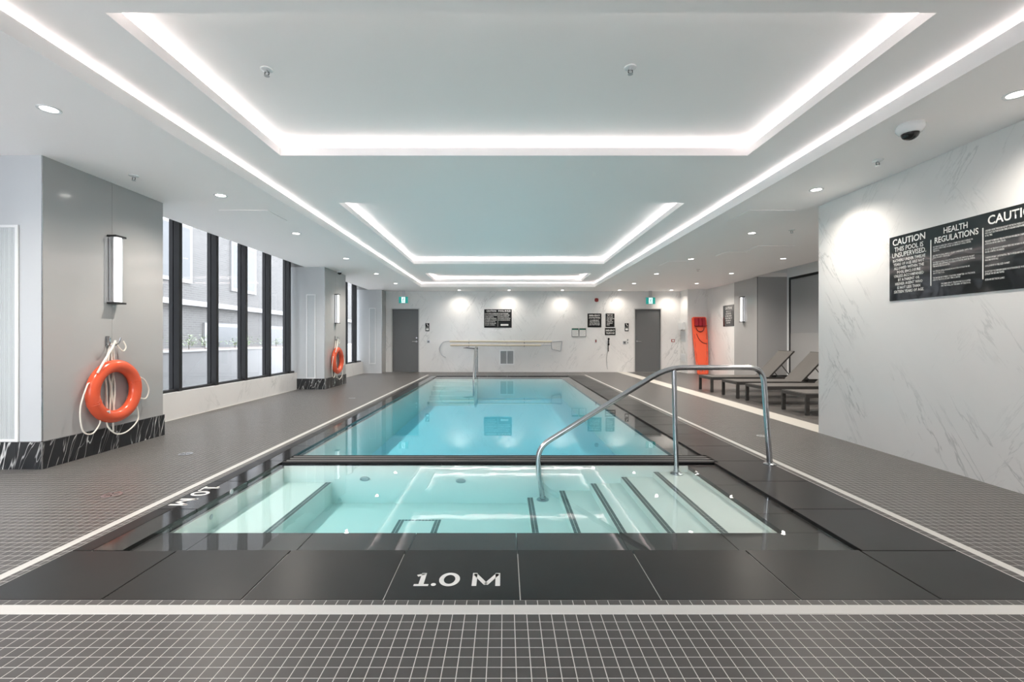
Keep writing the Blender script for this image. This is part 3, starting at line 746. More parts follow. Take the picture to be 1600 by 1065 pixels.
# ================================================================== LIFE RINGS
def life_ring(xc, yc, zc, label):
    t = thing('life_ring', label, 'life ring', (xc, yc, zc))
    R, r = 0.252, 0.062
    pts = [(0, R * math.cos(2 * PI * k / 56), R * math.sin(2 * PI * k / 56)) for k in range(56)]
    rg = MB(); rings = 56; n = 18
    vs = []; fs = []
    for k in range(rings):
        a = 2 * PI * k / rings
        for j in range(n):
            b = 2 * PI * j / n; rr = R + r * math.cos(b)
            vs.append((0.052 * math.sin(b), rr * math.cos(a), rr * math.sin(a)))
    for k in range(rings):
        for j in range(n):
            fs.append((k * n + j, ((k + 1) % rings) * n + j, ((k + 1) % rings) * n + (j + 1) % n, k * n + (j + 1) % n))
    rg.add(vs, fs).build('ring_body', 'orange', t, smooth=True)
    for a in (18, 22, 198, 202):
        a = math.radians(a); mb = MB()
        c = Vector((0, R * math.cos(a), R * math.sin(a))); d = Vector((0, math.cos(a), math.sin(a)))
        mb.tube([c + d * (r * 1.012) * math.cos(b) + Vector((0.0526 * math.sin(b), 0, 0)) for b in [2 * PI * q / 24 for q in range(24)]], 0.0022, 6, close=True)
        mb.build('seam', 'orange', t, smooth=True)
    q = box('label_patch', 'print', (0.046, 0.050, -0.155, -0.115, -0.215, -0.175), t)
    q2 = box('label_mark', 'slot', (0.050, 0.0505, -0.142, -0.128, -0.202, -0.188), q)
    # ropes, measured in the plane of the wall around the ring (y along the wall, z up)
    def rope(pts, name='rope', rad=0.0065): MB().tube(spline([(a, b, c) for a, b, c in pts], 7), rad, 8).build(name, 'rope', t, smooth=True)
    rope([(0.01, -0.01, 0.505), (0.02, -0.06, 0.43), (0.05, -0.19, 0.30), (0.04, -0.245, 0.20)], 'hanging_rope', 0.010)
    rope([(0.0, -0.28, 0.11), (0.02, -0.335, 0.08), (0.02, -0.40, -0.12), (0.02, -0.375, -0.32), (0.02, -0.28, -0.37), (0.01, -0.19, -0.30), (-0.01, -0.16, -0.25)], 'grab_rope')
    rope([(0.0, -0.10, -0.29), (0.02, -0.10, -0.35), (0.02, 0.0, -0.43), (0.02, 0.13, -0.425), (0.02, 0.26, -0.33), (0.0, 0.27, -0.19)], 'grab_rope')
    rope([(0.0, 0.29, 0.12), (0.01, 0.36, 0.08), (0.01, 0.42, -0.03), (0.01, 0.38, -0.12), (0.0, 0.30, -0.11)], 'grab_rope')
    for q, (y1, y2, y3) in enumerate(((-0.06, -0.05, -0.045), (-0.03, 0.0, -0.01), (0.02, 0.05, 0.03), (0.045, 0.01, 0.045))):
        rope([(-0.045, 0.0 + q * 0.008, 0.48), (-0.05, y1, 0.25), (-0.045, y2, 0.03), (-0.045, y3, -0.22)] + ([(-0.045, y3, -0.41)] if q == 2 else []), 'coiled_rope', 0.008)
    rope([(-0.02, 0.02, 0.50), (0.0, 0.05, 0.43), (0.0, 0.10, 0.40), (0.0, 0.13, 0.44), (-0.01, 0.11, 0.50)], 'coiled_rope')
    return t
def hook(xc, yc, zc, label):
    t = thing('wall_hook', label, 'hook', (xc, yc, zc))
    box('hook_plate', 'chrome', (0, 0.012, -0.022, 0.022, -0.05, 0.05), t, bevel=0.003)
    for s in (-1, 1):
        MB().tube(spline([(0.008, s * 0.008, -0.02), (0.04, s * 0.025, -0.045), (0.075, s * 0.05, -0.02), (0.085, s * 0.062, 0.035)], 6), 0.007, 8).build('prong', 'chrome', t, smooth=True)
pr = on_x(177, 611, XCOL + 0.06)
life_ring(XCOL + 0.062, pr.y + 0.02, pr.z, 'orange life ring with white ropes on the first column, above veined black skirting')
hook(XCOL, pr.y - 0.005, pr.z + 0.50, 'steel double hook holding the life ring of the first column')
p2 = on_x(527.5, 563, XCOL + 0.06)
life_ring(XCOL + 0.062, p2.y, p2.z, 'orange life ring with white ropes on the second column near the grey door')
hook(XCOL, p2.y - 0.01, p2.z + 0.52, 'steel double hook holding the life ring of the second column')

# ================================================================== LOUNGERS
def make_lounger():
    t = thing('sun_lounger', '', 'sun lounger', group='sun loungers by the glass doors')
    L, W, H = 2.0, 0.60, 0.31; hw = W / 2; hinge = 1.25
    for s in (-1, 1): MB().box(0.0, L, s * hw - (0.035 if s > 0 else 0), s * hw + (0.035 if s < 0 else 0), H - 0.055, H).build('side_rail', 'lounger', t, bevel=0.003)
    for a in (0.0, L - 0.035): box('cross_rail', 'lounger', (a, a + 0.035, -hw + 0.035, hw - 0.035, H - 0.05, H - 0.002), t)
    for a in (0.0, L - 0.25):
        for s in (-1, 1): box('leg', 'lounger', (a, a + 0.055, s * hw - (0.036 if s > 0 else -0.001), s * hw + (0.036 if s < 0 else -0.001), 0.0, H - 0.055), t, bevel=0.003)
    box('seat_sling', 'sling', (0.02, hinge, -hw + 0.03, hw - 0.03, H - 0.008, H + 0.006), t)
    tip = Vector((hinge + 0.50, 0, H + 0.53)); base = Vector((hinge - 0.02, 0, H - 0.01))
    b = MB()
    for s in (-1, 1): b.bar(base + Vector((0, s * (hw - 0.055), 0)), tip + Vector((0, s * (hw - 0.055), 0)), 0.03, 0.03, (0, 1, 0))
    b.bar(tip + Vector((0, -hw + 0.04, 0)), tip + Vector((0, hw - 0.04, 0)), 0.03, 0.03)
    bf = b.build('backrest_frame', 'lounger', t)
    nrm = (tip - base).cross(Vector((0, 1, 0))).normalized()
    if nrm.x > 0: nrm = -nrm
    mb = MB(); a0, a1 = base + nrm * 0.012, tip + nrm * 0.012; n = 8; m = 6; vs = []; fs = []
    for layer in (0.004, -0.004):
        for i in range(n + 1):
            for j in range(m + 1):
                u = j / m; sag = 0.02 * math.sin(PI * u) * math.sin(PI * i / n)
                p = a0.lerp(a1, i / n) + nrm * (layer - sag); vs.append((p.x, -hw + 0.045 + (W - 0.09) * u, p.z))
    k = (n + 1) * (m + 1)
    for i in range(n):
        for j in range(m):
            q = (i * (m + 1) + j, i * (m + 1) + j + 1, (i + 1) * (m + 1) + j + 1, (i + 1) * (m + 1) + j); fs += [q, tuple(k + z for z in reversed(q))]
    mb.add(vs, fs).build('backrest_sling', 'sling', t, smooth=True, fix=False)
    for s in (-1, 1):
        MB().bar(base.lerp(tip, 0.5) + Vector((0, s * (hw - 0.05), 0)), Vector((hinge + 0.46, s * (hw - 0.05), H - 0.02)), 0.014, 0.014).build('prop_strut', 'lounger', t)
    box('cross_rail', 'lounger', (hinge + 0.44, hinge + 0.48, -hw + 0.035, hw - 0.035, H - 0.05, H - 0.015), t)
    return t
proto = make_lounger()
spots = [(9.82, 'taupe sling sun lounger nearest the orange rescue board'), (8.82, 'taupe sling sun lounger, second in the row from the orange rescue board'),
         (7.98, 'taupe sling sun lounger, third in the row from the orange rescue board'), (6.95, 'taupe sling sun lounger beside the end of the near marble wall')]
for i, (y, lab) in enumerate(spots):
    o = proto if i == 0 else copy_tree(proto)
    o.location = (4.28 + 0.03 * i, y, 0.002); o['label'] = lab

# ================================================================== RESCUE BOARD
t = thing('spine_board', 'tall orange plastic rescue board leaning on the marble wall', 'rescue board', (6.165, 14.30, 0.0))
BL, lean = 1.82, math.asin(0.30 / 1.82)
def bfn(u, v, wv): return Vector((u, v * math.sin(lean) - wv * math.cos(lean), v * math.cos(lean) + wv * math.sin(lean)))
outl = []
def rnd(cx, cy, r, a0, a1): return [(cx + r * math.cos(math.radians(a0 + (a1 - a0) * k / 5)), cy + r * math.sin(math.radians(a0 + (a1 - a0) * k / 5))) for k in range(6)]
outl = rnd(-0.12, 0.05, 0.05, 270, 180)[::1]
outl = [(-0.12, 0.0), (0.12, 0.0)] + rnd(0.12, 0.05, 0.05, -80, 0) + [(0.20, 0.55), (0.225, 1.1)] + rnd(0.165, 1.76, 0.06, 0, 90) + rnd(-0.165, 1.76, 0.06, 90, 180) + [(-0.225, 1.1), (-0.20, 0.55)] + rnd(-0.12, 0.05, 0.05, 180, 260)
holes = []
for s in (-1, 1):
    for v0, v1, e in ((0.22, 0.42, 0.150), (0.52, 0.72, 0.168), (0.82, 1.00, 0.180), (1.10, 1.28, 0.187)):
        holes.append([(s * e - 0.014, v0), (s * e + 0.014, v0), (s * (e + 0.006) + 0.014, v1), (s * (e + 0.006) - 0.014, v1)])
for u in (-0.05, 0.05): holes.append([(u - 0.03, 0.09), (u + 0.03, 0.09), (u + 0.03, 0.115), (u - 0.03, 0.115)])
MB().plate(outl, holes, 0.045, bfn).build('board', 'board', t)
mb = MB()
for s in (-1, 1):
    for a, b in zip([(0.10, 0.03), (0.185, 0.55), (0.21, 1.1), (0.205, 1.7)], [(0.185, 0.55), (0.21, 1.1), (0.205, 1.7)]):
        mb.bar(bfn(s * a[0], a[1], 0.052), bfn(s * b[0], b[1], 0.052), 0.018, 0.018)
mb.build('rim', 'board', t)
for u in (-0.115, 0.0, 0.115):
    pts = [bfn(u, 1.50, 0.08), bfn(u, 1.78, 0.08)]
    MB().bar(pts[0], pts[1], 0.10, 0.085, (0, -1, 0)).build('head_block', 'red', t, bevel=0.012)
MB().bar(bfn(-0.20, 1.52, 0.12), bfn(0.20, 1.52, 0.12), 0.035, 0.012).build('strap', 'dark_red', t)
MB().tube(arc((0, 1.46), 0.12, PI, 2 * PI, 12, lambda u, v: bfn(u, v - 0.0, 0.07)), 0.012, 8).build('chin_strap', 'dark_red', t, smooth=True)
MB().tube(spline([bfn(-0.12, 1.28, 0.052), bfn(-0.05, 1.10, 0.056), bfn(0.06, 0.99, 0.056), bfn(0.18, 0.96, 0.052)], 5), 0.010, 8).build('body_strap', 'dark_red', t, smooth=True)

# ================================================================== SIGNS AND FITTINGS
def wy(px, py): return on_y(px, py, YB)
ROT_Y = (PI / 2, 0, 0)                # lettering on the end wall, read from the camera
ROT_XR = (PI / 2, 0, -PI / 2)          # on the near right wall (faces -x)
# --- big rules sign on the near right wall; u runs from its far end towards the camera, h is height
Z0, Z1 = 1.48, 2.09
t = thing('pool_rules_sign', 'long glossy black pool rules sign with white lettering on the near marble wall', 'sign', (XR, 4.436, Z0))
box('sign_panel', 'sign', (-0.008, 0.0, -1.31, 0.0, 0.0, Z1 - Z0), t, bevel=0.001)
def rt(body, size, u, h, align='CENTER', bold=0.0, sx=1.0, res=2, space=1.0):
    return text(body, size, (-0.0092, -u, h), ROT_XR, 'print', t, align=align, bold=bold, sx=sx, res=res, space=space)
for u in (0.432, 0.868): box('divider_line', 'print', (-0.0095, -0.008, -u - 0.004, -u + 0.004, 0.10, 0.50), t)
rt('CAUTION', 0.083, 0.21, 0.525, bold=0.018, sx=0.92, res=3)
rt('THIS POOL IS', 0.062, 0.21, 0.462, bold=0.010, sx=0.82)
rt('UNSUPERVISED.', 0.062, 0.21, 0.408, bold=0.010, sx=0.82)
for k, s in enumerate(('BATHERS UNDER TWELVE', 'YEARS OF AGE ARE NOT', 'ALLOWED WITHIN THE', 'POOL ENCLOSURE', 'UNLESS ACCOMPANIED', 'BY A PARENT OR', 'HIS/HER AGENT WHO', 'IS NOT LESS THAN', 'SIXTEEN YEARS OF AGE.')):
    rt(s, 0.037, 0.21, 0.365 - 0.037 * k, bold=0.015, sx=0.78, res=1)
rt('HEALTH', 0.07, 0.65, 0.530, bold=0.014, sx=0.80, res=3)
rt('REGULATIONS', 0.07, 0.65, 0.462, bold=0.014, sx=0.80, res=3)
small = ['NO PERSON INFECTED WITH A COMMUNICABLE DISEASE OR\nHAVING OPEN SORES ON HIS OR HER BODY SHALL ENTER\nTHE POOL.', 'NO PERSON SHALL BRING A GLASS CONTAINER ONTO THE\nDECK OR INTO THE POOL.',
         'NO PERSON SHALL POLLUTE THE WATER IN THE POOL IN ANY\nMANNER AND SPITTING, SPOUTING OF WATER AND BLOWING\nTHE NOSE ARE PROHIBITED.', 'NO PERSON SHALL ENGAGE IN BOISTEROUS PLAY IN OR\nABOUT THE POOL.',
         'THE MAXIMUM NUMBER OF BATHERS PERMITTED ON THE DECK\nAND IN THE POOL AT ANY TIME IS LIMITED.']
h = 0.425
for s in small: rt(s, 0.0185, 0.452, h, 'LEFT', bold=0.01, sx=0.66, res=1, space=0.95); h -= 0.018 * (s.count('\n') + 1) + 0.022
rt('THE EMERGENCY TELEPHONE IS LOCATED\nON THE WALL AT THE END OF THE POOL', 0.0185, 0.65, 0.10, bold=0.01, sx=0.7, res=1)
rt('CAUTION', 0.095, 1.088, 0.515, bold=0.018, sx=0.86, res=3)
small3 = ['CHILDREN UNDER TWELVE SHOULD NOT USE THE SPA UNLESS ACCOMPANIED BY A PERSON\nWHO IS NOT LESS THAN SIXTEEN YEARS OF AGE AND IS RESPONSIBLE FOR THEIR SAFETY\nAT ALL TIMES.',
          'PREGNANT WOMEN AND PERSONS WITH KNOWN HEALTH CONDITIONS SHOULD CONSULT\nA PHYSICIAN BEFORE USING THE SPA.', 'DO NOT USE THE SPA IF YOU HAVE AN OPEN SORE OR RASH OR ARE EXPERIENCING\nNAUSEA, VOMITING OR DIARRHEA.',
          'OVEREXPOSURE MAY CAUSE FAINTING. TEN TO FIFTEEN MINUTES MAY BE EXCESSIVE\nFOR SOME INDIVIDUALS.', 'COOL DOWN IF YOU FEEL DIZZY OR FAINT.',
          'DO NOT PLAY OR SWIM NEAR DRAINS OR SUCTION DEVICES. YOUR BODY, HAIR AND\nJEWELLERY MAY BECOME TRAPPED.', 'ENTER AND EXIT THE SPA SLOWLY.']
h = 0.465
for s in small3: rt(s, 0.0195, 0.885, h, 'LEFT', bold=0.012, sx=0.44, res=1, space=0.95); h -= 0.0195 * (s.count('\n') + 1) + 0.024

# --- signs on the end wall
def ysign(name, x0, y0, x1, y1, label, m='sign_flat', cat='sign', d=0.01):
    a, b = wy(x0, y1), wy(x1, y0)
    t = thing(name, label, cat, (a.x, YB, a.z)); W, H = b.x - a.x, b.z - a.z
    box('sign_panel', m, (0, W, -d, 0, 0, H), t)
    return t, W, H
def yt(t, body, size, x, z, align='CENTER', bold=0.02, sx=0.85, m='print', d=0.0115, res=1, space=1.0):
    return text(body, size, (x, -d, z), ROT_Y, m, t, align=align, bold=bold, sx=sx, res=res, space=space)
t, W, H = ysign('pool_rules_sign', 756.5, 483, 799.5, 511.7, 'wide black pool rules sign in the middle of the end wall')
yt(t, 'CAUTION', 0.085, W * 0.26, H * 0.86); yt(t, 'POOL RULES', 0.085, W * 0.74, H * 0.86)
rows = ['DO NOT ENTER OR REMAIN IN', 'POOL OR ON DECK IF AFRAID', 'OF ANY CONDITION', 'SHOWER BEFORE ENTERING', 'NO RUNNING ON THE DECK', 'NO DIVING IN THE POOL', 'NO FOOD OR DRINK HERE', 'NO GLASS CONTAINERS']
for k, s in enumerate(rows):
    yt(t, s, 0.045, W * 0.03, H * (0.74 - 0.088 * k), 'LEFT', sx=0.66)
    if k < 5: yt(t, rows[-1 - k], 0.045, W * 0.52, H * (0.74 - 0.088 * k), 'LEFT', sx=0.66)
box('divider_line', 'print', (W * 0.495, W * 0.503, -0.0125, -0.01, H * 0.06, H * 0.8), t)
box('number_box', 'print', (W * 0.60, W * 0.88, -0.0125, -0.01, H * 0.10, H * 0.20), t)
t, W, H = ysign('emergency_sign', 918, 489.6, 939.6, 511.2, 'square black emergency sign left of the narrow first aid sign')
yt(t, 'EMERGENCY', 0.075, W / 2, H * 0.80, sx=0.86, bold=0.03); yt(t, 'STOP BUTTON', 0.075, W / 2, H * 0.63, sx=0.72, bold=0.03)
for k, s in enumerate(('IN AN EMERGENCY', 'PRESS THE BUTTON', 'USE THE TELEPHONE', 'AND WAIT FOR HELP')): yt(t, s, 0.05, W / 2, H * (0.48 - 0.11 * k), sx=0.72)
t, W, H = ysign('first_aid_sign', 946.2, 489.6, 960, 510.7, 'narrow black first aid sign above the emergency telephone sign')
yt(t, 'FIRST AID', 0.055, W / 2, H * 0.84, sx=0.8)
for k, s in enumerate(('CALL FOR HELP', 'CHECK BREATHING', 'BEGIN CHEST', 'COMPRESSIONS', 'GIVE BREATHS', 'REPEAT')): yt(t, s, 0.045, W * 0.12, H * (0.70 - 0.115 * k), 'LEFT', sx=0.66)
t, W, H = ysign('telephone_sign', 945.2, 512.3, 961.6, 523.3, 'wide black emergency telephone sign above the black wall phone')
yt(t, 'EMERGENCY', 0.075, W / 2, H * 0.56, sx=0.70, bold=0.03); yt(t, 'TELEPHONE', 0.075, W / 2, H * 0.18, sx=0.70, bold=0.03)
for i, (a, b) in enumerate(((893.3, 903.9), (905, 915.6))):
    t, W, H = ysign('notice_frame', a, 512.6, b, 525.8, ['framed white notice beside the skimmer net', 'framed white notice below the square emergency sign'][i], 'print', 'notice')
    for bb in ((0, W, 0, 0.012), (0, W, H - 0.012, H), (0, 0.012, 0.012, H - 0.012), (W - 0.012, W, 0.012, H - 0.012)): box('frame_bar', 'grey_paint', (bb[0], bb[1], -0.016, -0.001, bb[2], bb[3]), t)
    box('header_band', 'green', (0.012, W - 0.012, -0.012, -0.01, H * 0.80, H - 0.012), t)
    for k in range(4): box('printed_line', 'slot', (0.03, W - 0.03 - 0.02 * (k % 2), -0.0112, -0.01, H * (0.66 - 0.15 * k), H * (0.66 - 0.15 * k) + 0.006), t)
for i, (px, lab) in enumerate(((667.8, 'pair of stacked black pictogram plates beside the door left of the rescue poles'), (979.2, 'pair of stacked black pictogram plates beside the door near the rescue board'))):
    t = thing('pictogram_plate', lab, 'sign', (wy(px, 511).x, YB, wy(px, 517.3).z))
    for z in (0.0, 0.138):
        box('plate', 'sign_flat', (-0.066, 0.066, -0.008, 0, z, z + 0.13), t)
    mb = MB(); mb.box(-0.045, 0.045, -0.0095, -0.008, 0.03, 0.10); mb.build('pictogram', 'print', t)
    mb = MB().lathe([(0, -0.0095), (0.014, -0.0095), (0.014, -0.008)], (-0.01, 0, 0.238), 12, 'y'); mb.bar((-0.01, -0.0088, 0.225), (0.02, -0.0088, 0.185), 0.02, 0.0014, (0, 1, 0)); mb.bar((0.0, -0.0088, 0.178), (0.045, -0.0088, 0.178), 0.012, 0.0014, (0, 1, 0))
    mb.build('pictogram', 'print', t)
# exit signs hung from the soffit
for i, (a, b, y0, y1) in enumerate(((624, 639, 463.5, 474.3), (1007.2, 1022.4, 464.6, 475.6))):
    A, B = wy(a, y1), wy(b, y0); W, H = B.x - A.x, B.z - A.z
    t = thing('exit_sign', ['lit green running figure exit sign over the door by the column corner', 'lit green running figure exit sign over the door near the rescue board'][i], 'exit sign', (A.x, YB - 0.12, A.z))
    box('housing', 'white_gloss', (0, W, 0.0, 0.05, 0, H), t)
    box('bracket', 'steel', (W / 2 - 0.05, W / 2 + 0.05, 0.015, 0.035, H, ZC - A.z), t)
    box('lit_face', 'exit_green', (0.008, W - 0.008, -0.004, 0.0, 0.008, H - 0.008), t)
    mb = MB(); y = -0.0055; c = W / 2; s = H / 0.23
    mb.box(c - 0.06, c + 0.06, y, -0.004, 0.02, H - 0.02); mb.build('door_symbol', 'exit_white', t)
    mb = MB().lathe([(0, y - 0.0015), (0.018 * s, y - 0.0015), (0.018 * s, y)], (c + 0.012 * s, 0, 0.172 * s), 14, 'y')
    for p, q in (((0.0, 0.15), (-0.012, 0.095)), ((0.0, 0.145), (0.035, 0.12)), ((-0.002, 0.143), (-0.038, 0.125)), ((-0.010, 0.095), (0.022, 0.07)), ((0.022, 0.07), (0.014, 0.032)), ((-0.012, 0.095), (-0.022, 0.058)), ((-0.022, 0.058), (-0.052, 0.05))):
        mb.bar((c + p[0] * s, y - 0.0008, p[1] * s), (c + q[0] * s, y - 0.0008, q[1] * s), 0.015, 0.0015, (0, 1, 0))
    mb.build('running_figure', 'exit_green', t)
# alarm, buttons, phone
p = wy(932, 468.5); t = thing('fire_alarm', 'round dark red fire alarm high above the square emergency sign', 'alarm', (p.x, YB, p.z))
MB().lathe([(0, -0.05), (0.035, -0.05), (0.06, -0.03), (0.066, 0)], n=24, axis='y').build('bell', 'alarm_red', t, smooth=True)
box('alarm_base', 'alarm_red', (-0.055, 0.055, -0.02, 0, -0.055, 0.055), t)
def plate(px, py, w_, h_, label, cat, m='steel', name='wall_switch', btn='slot'):
    p = wy(px, py); t = thing(name, label, cat, (p.x, YB, p.z))
    box('cover_plate', m, (-w_ / 2, w_ / 2, -0.012, 0, -h_ / 2, h_ / 2), t, bevel=0.002)
    box('push_button', btn, (-w_ / 3.4, w_ / 3.4, -0.018, -0.012, -h_ / 3.4, h_ / 3.4), t)
    return t
plate(669.5, 533.5, 0.105, 0.105, 'square steel door push plate left of the rescue poles', 'switch')
plate(975.7, 535, 0.105, 0.105, 'square steel door push plate right of the wall phone', 'switch')
plate(980.7, 530.8, 0.035, 0.06, 'narrow steel switch above the card reader by the far right door', 'switch')
plate(980.7, 535.2, 0.035, 0.05, 'narrow steel card reader beside the far right door', 'switch')
plate(931, 532.6, 0.055, 0.12, 'narrow grey emergency stop button below the square emergency sign', 'button', 'steel', 'emergency_button', 'alarm_red')
plate(1051.5, 532, 0.11, 0.095, 'red fire alarm pull station right of the far right door', 'alarm', 'alarm_red', 'pull_station', 'print')
plate(840.5, 570.5, 0.075, 0.05, 'small outlet low on the end wall below the skimmer net', 'outlet', 'steel', 'wall_outlet', 'white')
p = wy(950.5, 533.5); t = thing('wall_phone', 'black emergency phone handset with long hanging cord', 'phone', (p.x, YB, p.z))
box('phone_cradle', 'steel', (-0.03, 0.03, -0.02, 0, -0.04, 0.04), t, bevel=0.004)
MB().tube([(0, -0.04, 0.105), (0, -0.06, 0.09), (0, -0.05, 0.05), (0, -0.05, -0.05), (0, -0.06, -0.09), (0, -0.04, -0.105)], [0.028, 0.032, 0.018, 0.018, 0.032, 0.028], 12).build('handset', 'black', t, smooth=True)
coil = [(0.018 * math.cos(k * 0.9) - 0.01, -0.04 + 0.014 * math.sin(k * 0.9), -0.11 - k * 0.0022) for k in range(100)]
MB().tube(coil, 0.004, 5).build('coiled_cord', 'black', t, smooth=True)
MB().tube(spline([(-0.02, -0.02, -0.33), (-0.06, -0.02, -0.5), (-0.055, -0.02, -0.75), (-0.03, -0.02, -0.92)], 6), 0.0045, 6).build('cord', 'slot', t, smooth=True)
# supply grille low on the end wall
a, b = wy(780.5, 569.5), wy(803.5, 546.5); t = thing('wall_vent', 'white framed two bay vent low in the end wall', 'vent', (a.x, YB, a.z)); W, H = b.x - a.x, b.z - a.z
box('backing', 'slot', (0.02, W - 0.02, -0.006, -0.001, 0.02, H - 0.02), t)
for bb in ((0, 0.035, 0, H), (W - 0.035, W, 0, H), (0.035, W - 0.035, H - 0.035, H), (0.035, W - 0.035, 0, 0.035), (W / 2 - 0.014, W / 2 + 0.014, 0.035, H - 0.035)):
    box('frame_bar', 'white_gloss', (bb[0], bb[1], -0.02, 0, bb[2], bb[3]), t)
for k in range(22):
    xx = 0.04 + (W - 0.08) * (k + 0.5) / 22
    if abs(xx - W / 2) > 0.018: box('louvre', 'louvre', (xx - 0.004, xx + 0.004, -0.014, -0.006, 0.035, H - 0.035), t)
# rescue poles on the end wall
yp = YB - 0.07
def wp(px, py): q = wy(px, py); return Vector((q.x, yp, q.z))
t = thing('shepherd_crook', 'cream rescue pole with curved crook on the end wall', 'rescue pole')
MB().tube([wp(703, 533.2), wp(862, 533.4)], 0.027, 12).build('pole', 'cream', t, smooth=True)
MB().tube(spline([wp(706, 533.2), wp(697, 533.2), wp(691, 536.5), wp(687.2, 543.5), wp(688.4, 550), wp(692, 555), wp(697.5, 557.6)], 6), 0.016, 10).build('crook', 'steel', t, smooth=True)
t = thing('skimmer_net', 'cream pole with framed skimmer net under the rescue crook', 'skimmer net')
MB().tube([wp(704, 539), wp(845, 539.2)], 0.027, 12).build('pole', 'cream', t, smooth=True)
MB().tube([wp(845, 539.2), wp(862, 539)], 0.012, 10).build('socket', 'steel', t, smooth=True)
fr = [wp(861, 533.8), wp(862, 545), wp(875.6, 548.2), wp(877.8, 532.6)]
MB().tube(fillet(fr + [fr[0]], 0.03, 4), 0.016, 8).build('net_frame', 'steel', t, smooth=True)
mb = MB()
for k in range(1, 9):
    u = k / 9; mb.tube([fr[0].lerp(fr[3], u), fr[1].lerp(fr[2], u)], 0.0016, 4); mb.tube([fr[0].lerp(fr[1], u), fr[3].lerp(fr[2], u)], 0.0016, 4)
mb.build('net_mesh', 'print', t)
for px, lab in ((733, 'small black bracket holding the poles nearer the grey door'), (819, 'small black bracket holding the poles nearer the skimmer net')):
    q = wy(px, 541); b_ = thing('pole_bracket', lab, 'bracket', (q.x, YB, q.z))
    box('bracket_plate', 'steel', (-0.012, 0.012, -0.012, 0, -0.02, 0.23), b_)
    for z in (0.0, 0.115): MB().tube(spline([(0, 0, z), (0, -0.05, z - 0.008), (0, -0.10, z), (0, -0.10, z + 0.035)], 4), 0.006, 6).build('prong', 'black', b_, smooth=True)
t = thing('pool_brush', 'short tapered grey brush handle held on the end wall behind the far handrail', 'pool tool')
MB().tube([wp(724, 543.2), wp(730, 543.0), wp(742, 544.3)], [0.006, 0.02, 0.018], 10).build('grip', 'grey_paint', t, smooth=True)
box('wall_clip', 'steel', (wp(735, 543).x - 0.015, wp(735, 543).x + 0.015, yp, YB, wp(735, 543).z - 0.02, wp(735, 543).z + 0.0), t)
# things on the short return and far right wall
def xbox(name, X, px0, px1, py0, py1, d, m, label, cat):
    a, b = on_x(px0, py1, X), on_x(px1, py0, X); y0, y1 = min(a.y, b.y), max(a.y, b.y)
    ym = (a.y + b.y) / 2; z0 = EYE - (py1 - CY) * ym / F; z1 = EYE - (py0 - CY) * ym / F
    t = thing(name, label, cat, (X, ym, z0)); return t, (y1 - y0) / 2, z1 - z0
t, hw, H = xbox('dispenser', 5.84, 1064.5, 1071, 503.5, 515, 0.1, 'white_gloss', 'small white wall dispenser beside the orange rescue board', 'dispenser')
box('housing', 'white_gloss', (-0.10, 0, -hw, hw, 0, H), t, bevel=0.015); box('nozzle', 'slot', (-0.07, -0.04, -0.02, 0.02, -0.02, 0.0), t)
t, hw, H = xbox('access_hatch', 5.84, 1064, 1071.5, 517.5, 533, 0.01, 'louvre', 'pale rectangular hatch under the white wall dispenser', 'hatch')
box('hatch_door', 'louvre', (-0.010, 0, -hw, hw, 0, H), t, bevel=0.003); box('latch', 'steel', (-0.016, -0.010, -hw * 0.7, -hw * 0.55, H * 0.45, H * 0.55), t)
t, hw, H = xbox('wall_vent', 5.84, 1064, 1071.5, 552, 564.5, 0.01, 'louvre', 'small pale vent low beside the orange rescue board', 'vent')
box('vent_frame', 'white_gloss', (-0.006, 0, -hw, hw, 0, H), t)
for k in range(7): box('louvre', 'louvre', (-0.014, -0.006, -hw * 0.85, hw * 0.85, H * (0.1 + 0.12 * k), H * (0.1 + 0.12 * k) + 0.012), t)
t, hw, H = xbox('pool_rules_sign', XFR, 1130.5, 1147.5, 476.5, 509.5, 0.01, 'sign', 'glossy black sign on the marble wall between rescue board and sconce', 'sign')
box('sign_panel', 'sign', (-0.012, 0, -hw, hw, 0, H), t)
text('CAUTION', 0.10, (-0.0135, 0, H * 0.80), ROT_XR, 'print', t, align='CENTER', bold=0.02, sx=0.9, res=1)
for k, s in enumerate(('THIS POOL IS', 'UNSUPERVISED.', 'BATHERS UNDER', 'TWELVE YEARS OF', 'AGE ARE NOT', 'ALLOWED.')): text(s, 0.06, (-0.0135, 0, H * (0.66 - 0.105 * k)), ROT_XR, 'print', t, align='CENTER', sx=0.8, res=1)

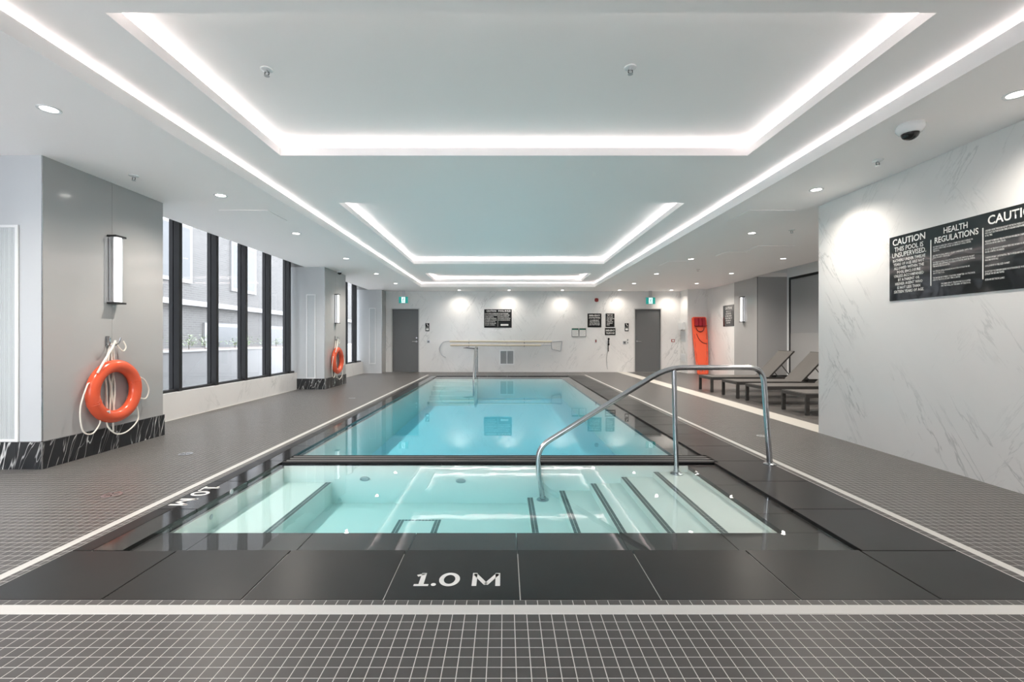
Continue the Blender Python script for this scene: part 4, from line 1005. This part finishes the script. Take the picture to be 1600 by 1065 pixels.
# ================================================================== OUTSIDE THE WINDOWS
tag(box('terrace', 'concrete', (-16, -4.86, -14, 40, -0.4, -0.02)), kind='structure')
tag(box('terrace', 'concrete', (-4.86, 8, -14, -3.2, -0.4, -0.02)), kind='structure')
t = thing('planter_box', 'low pale concrete planter wall outside the windows', 'planter')
for k in range(12): box('wall_panel', 'ext_white', (-7.75, -7.6, -8 + 3 * k + 0.006, -5 + 3 * k - 0.006, -0.02, 0.80), t)
box('coping_stone', 'concrete', (-7.78, -7.57, -8, 28, 0.80, 0.84), t); box('soil', 'soil', (-9.2, -7.78, -8, 28, -0.02, 0.838), t)
rnd_ = random.Random(3)
def shrub_mesh(seed):
    r = random.Random(seed); mb = MB()
    for k in range(110):
        a = r.uniform(0, 2 * PI); e = r.uniform(0.2, 1.4); d = r.uniform(0.06, 0.36)
        p = Vector((math.cos(a) * math.cos(e) * d, math.sin(a) * math.cos(e) * d, 0.06 + math.sin(e) * d))
        u = Vector((math.cos(a), math.sin(a), r.uniform(-0.2, 0.8))).normalized(); v = u.cross(Vector((0, 0, 1))).normalized()
        l, w_ = r.uniform(0.05, 0.10), r.uniform(0.018, 0.03)
        mb.add([p, p + u * l * 0.5 + v * w_, p + u * l, p + u * l * 0.5 - v * w_], [(0, 1, 2, 3)])
    return mb
sm = None
for k in range(22):
    y = 6.5 + k * 0.72 + rnd_.uniform(-0.1, 0.1)
    t = thing('planter_shrub', 'small leafy shrub in the planter outside the windows', 'shrub', (-8.1 + rnd_.uniform(-0.15, 0.15), y, 0.84), rnd_.uniform(0, 6), 'shrubs in the outside planter')
    if sm is None:
        f0 = shrub_mesh(1).build('foliage', 'leaf', t, fix=False); sm = f0.data
        s0 = MB().tube([(0, 0, 0), (0.01, 0, 0.1), (0.0, 0.01, 0.22)], 0.012, 6).build('stem', 'soil', t); st = s0.data
    else:
        for nm, me in (('foliage', sm), ('stem', st)):
            q = bpy.data.objects.new(nm, me); C.objects.link(q); q.parent = t
    t.scale = (0.8, 0.8, rnd_.uniform(0.7, 1.0))
t = thing('brick_building', 'pale grey brick building across the terrace outside the windows', 'building')
box('wall', 'brick', (-12.5, -12.0, -14, 40, -0.02, 14), t)
for y0, z0, z1 in ((11.0, 3.2, 5.4), (15.5, 3.2, 5.4), (20.0, 3.2, 5.4), (6.5, 3.2, 5.4)):
    wd = box('window', 'ext_white', (-12.0, -11.93, y0, y0 + 2.0, z0, z1), t)
    box('pane', 'ext_glass', (-11.93, -11.925, y0 + 0.14, y0 + 0.95, z0 + 0.14, z1 - 0.14), wd); box('pane', 'ext_glass', (-11.93, -11.925, y0 + 1.05, y0 + 1.86, z0 + 0.14, z1 - 0.14), wd)
for y0 in (18.2, 23.0):
    wd = box('window', 'ext_white', (-12.0, -11.92, y0, y0 + 2.4, 0.3, 1.75), t); box('pane', 'ext_glass', (-11.92, -11.915, y0 + 0.15, y0 + 2.25, 0.45, 1.6), wd)
box('ledge', 'ext_white', (-12.0, -11.7, -14, 40, 2.35, 2.55), t)
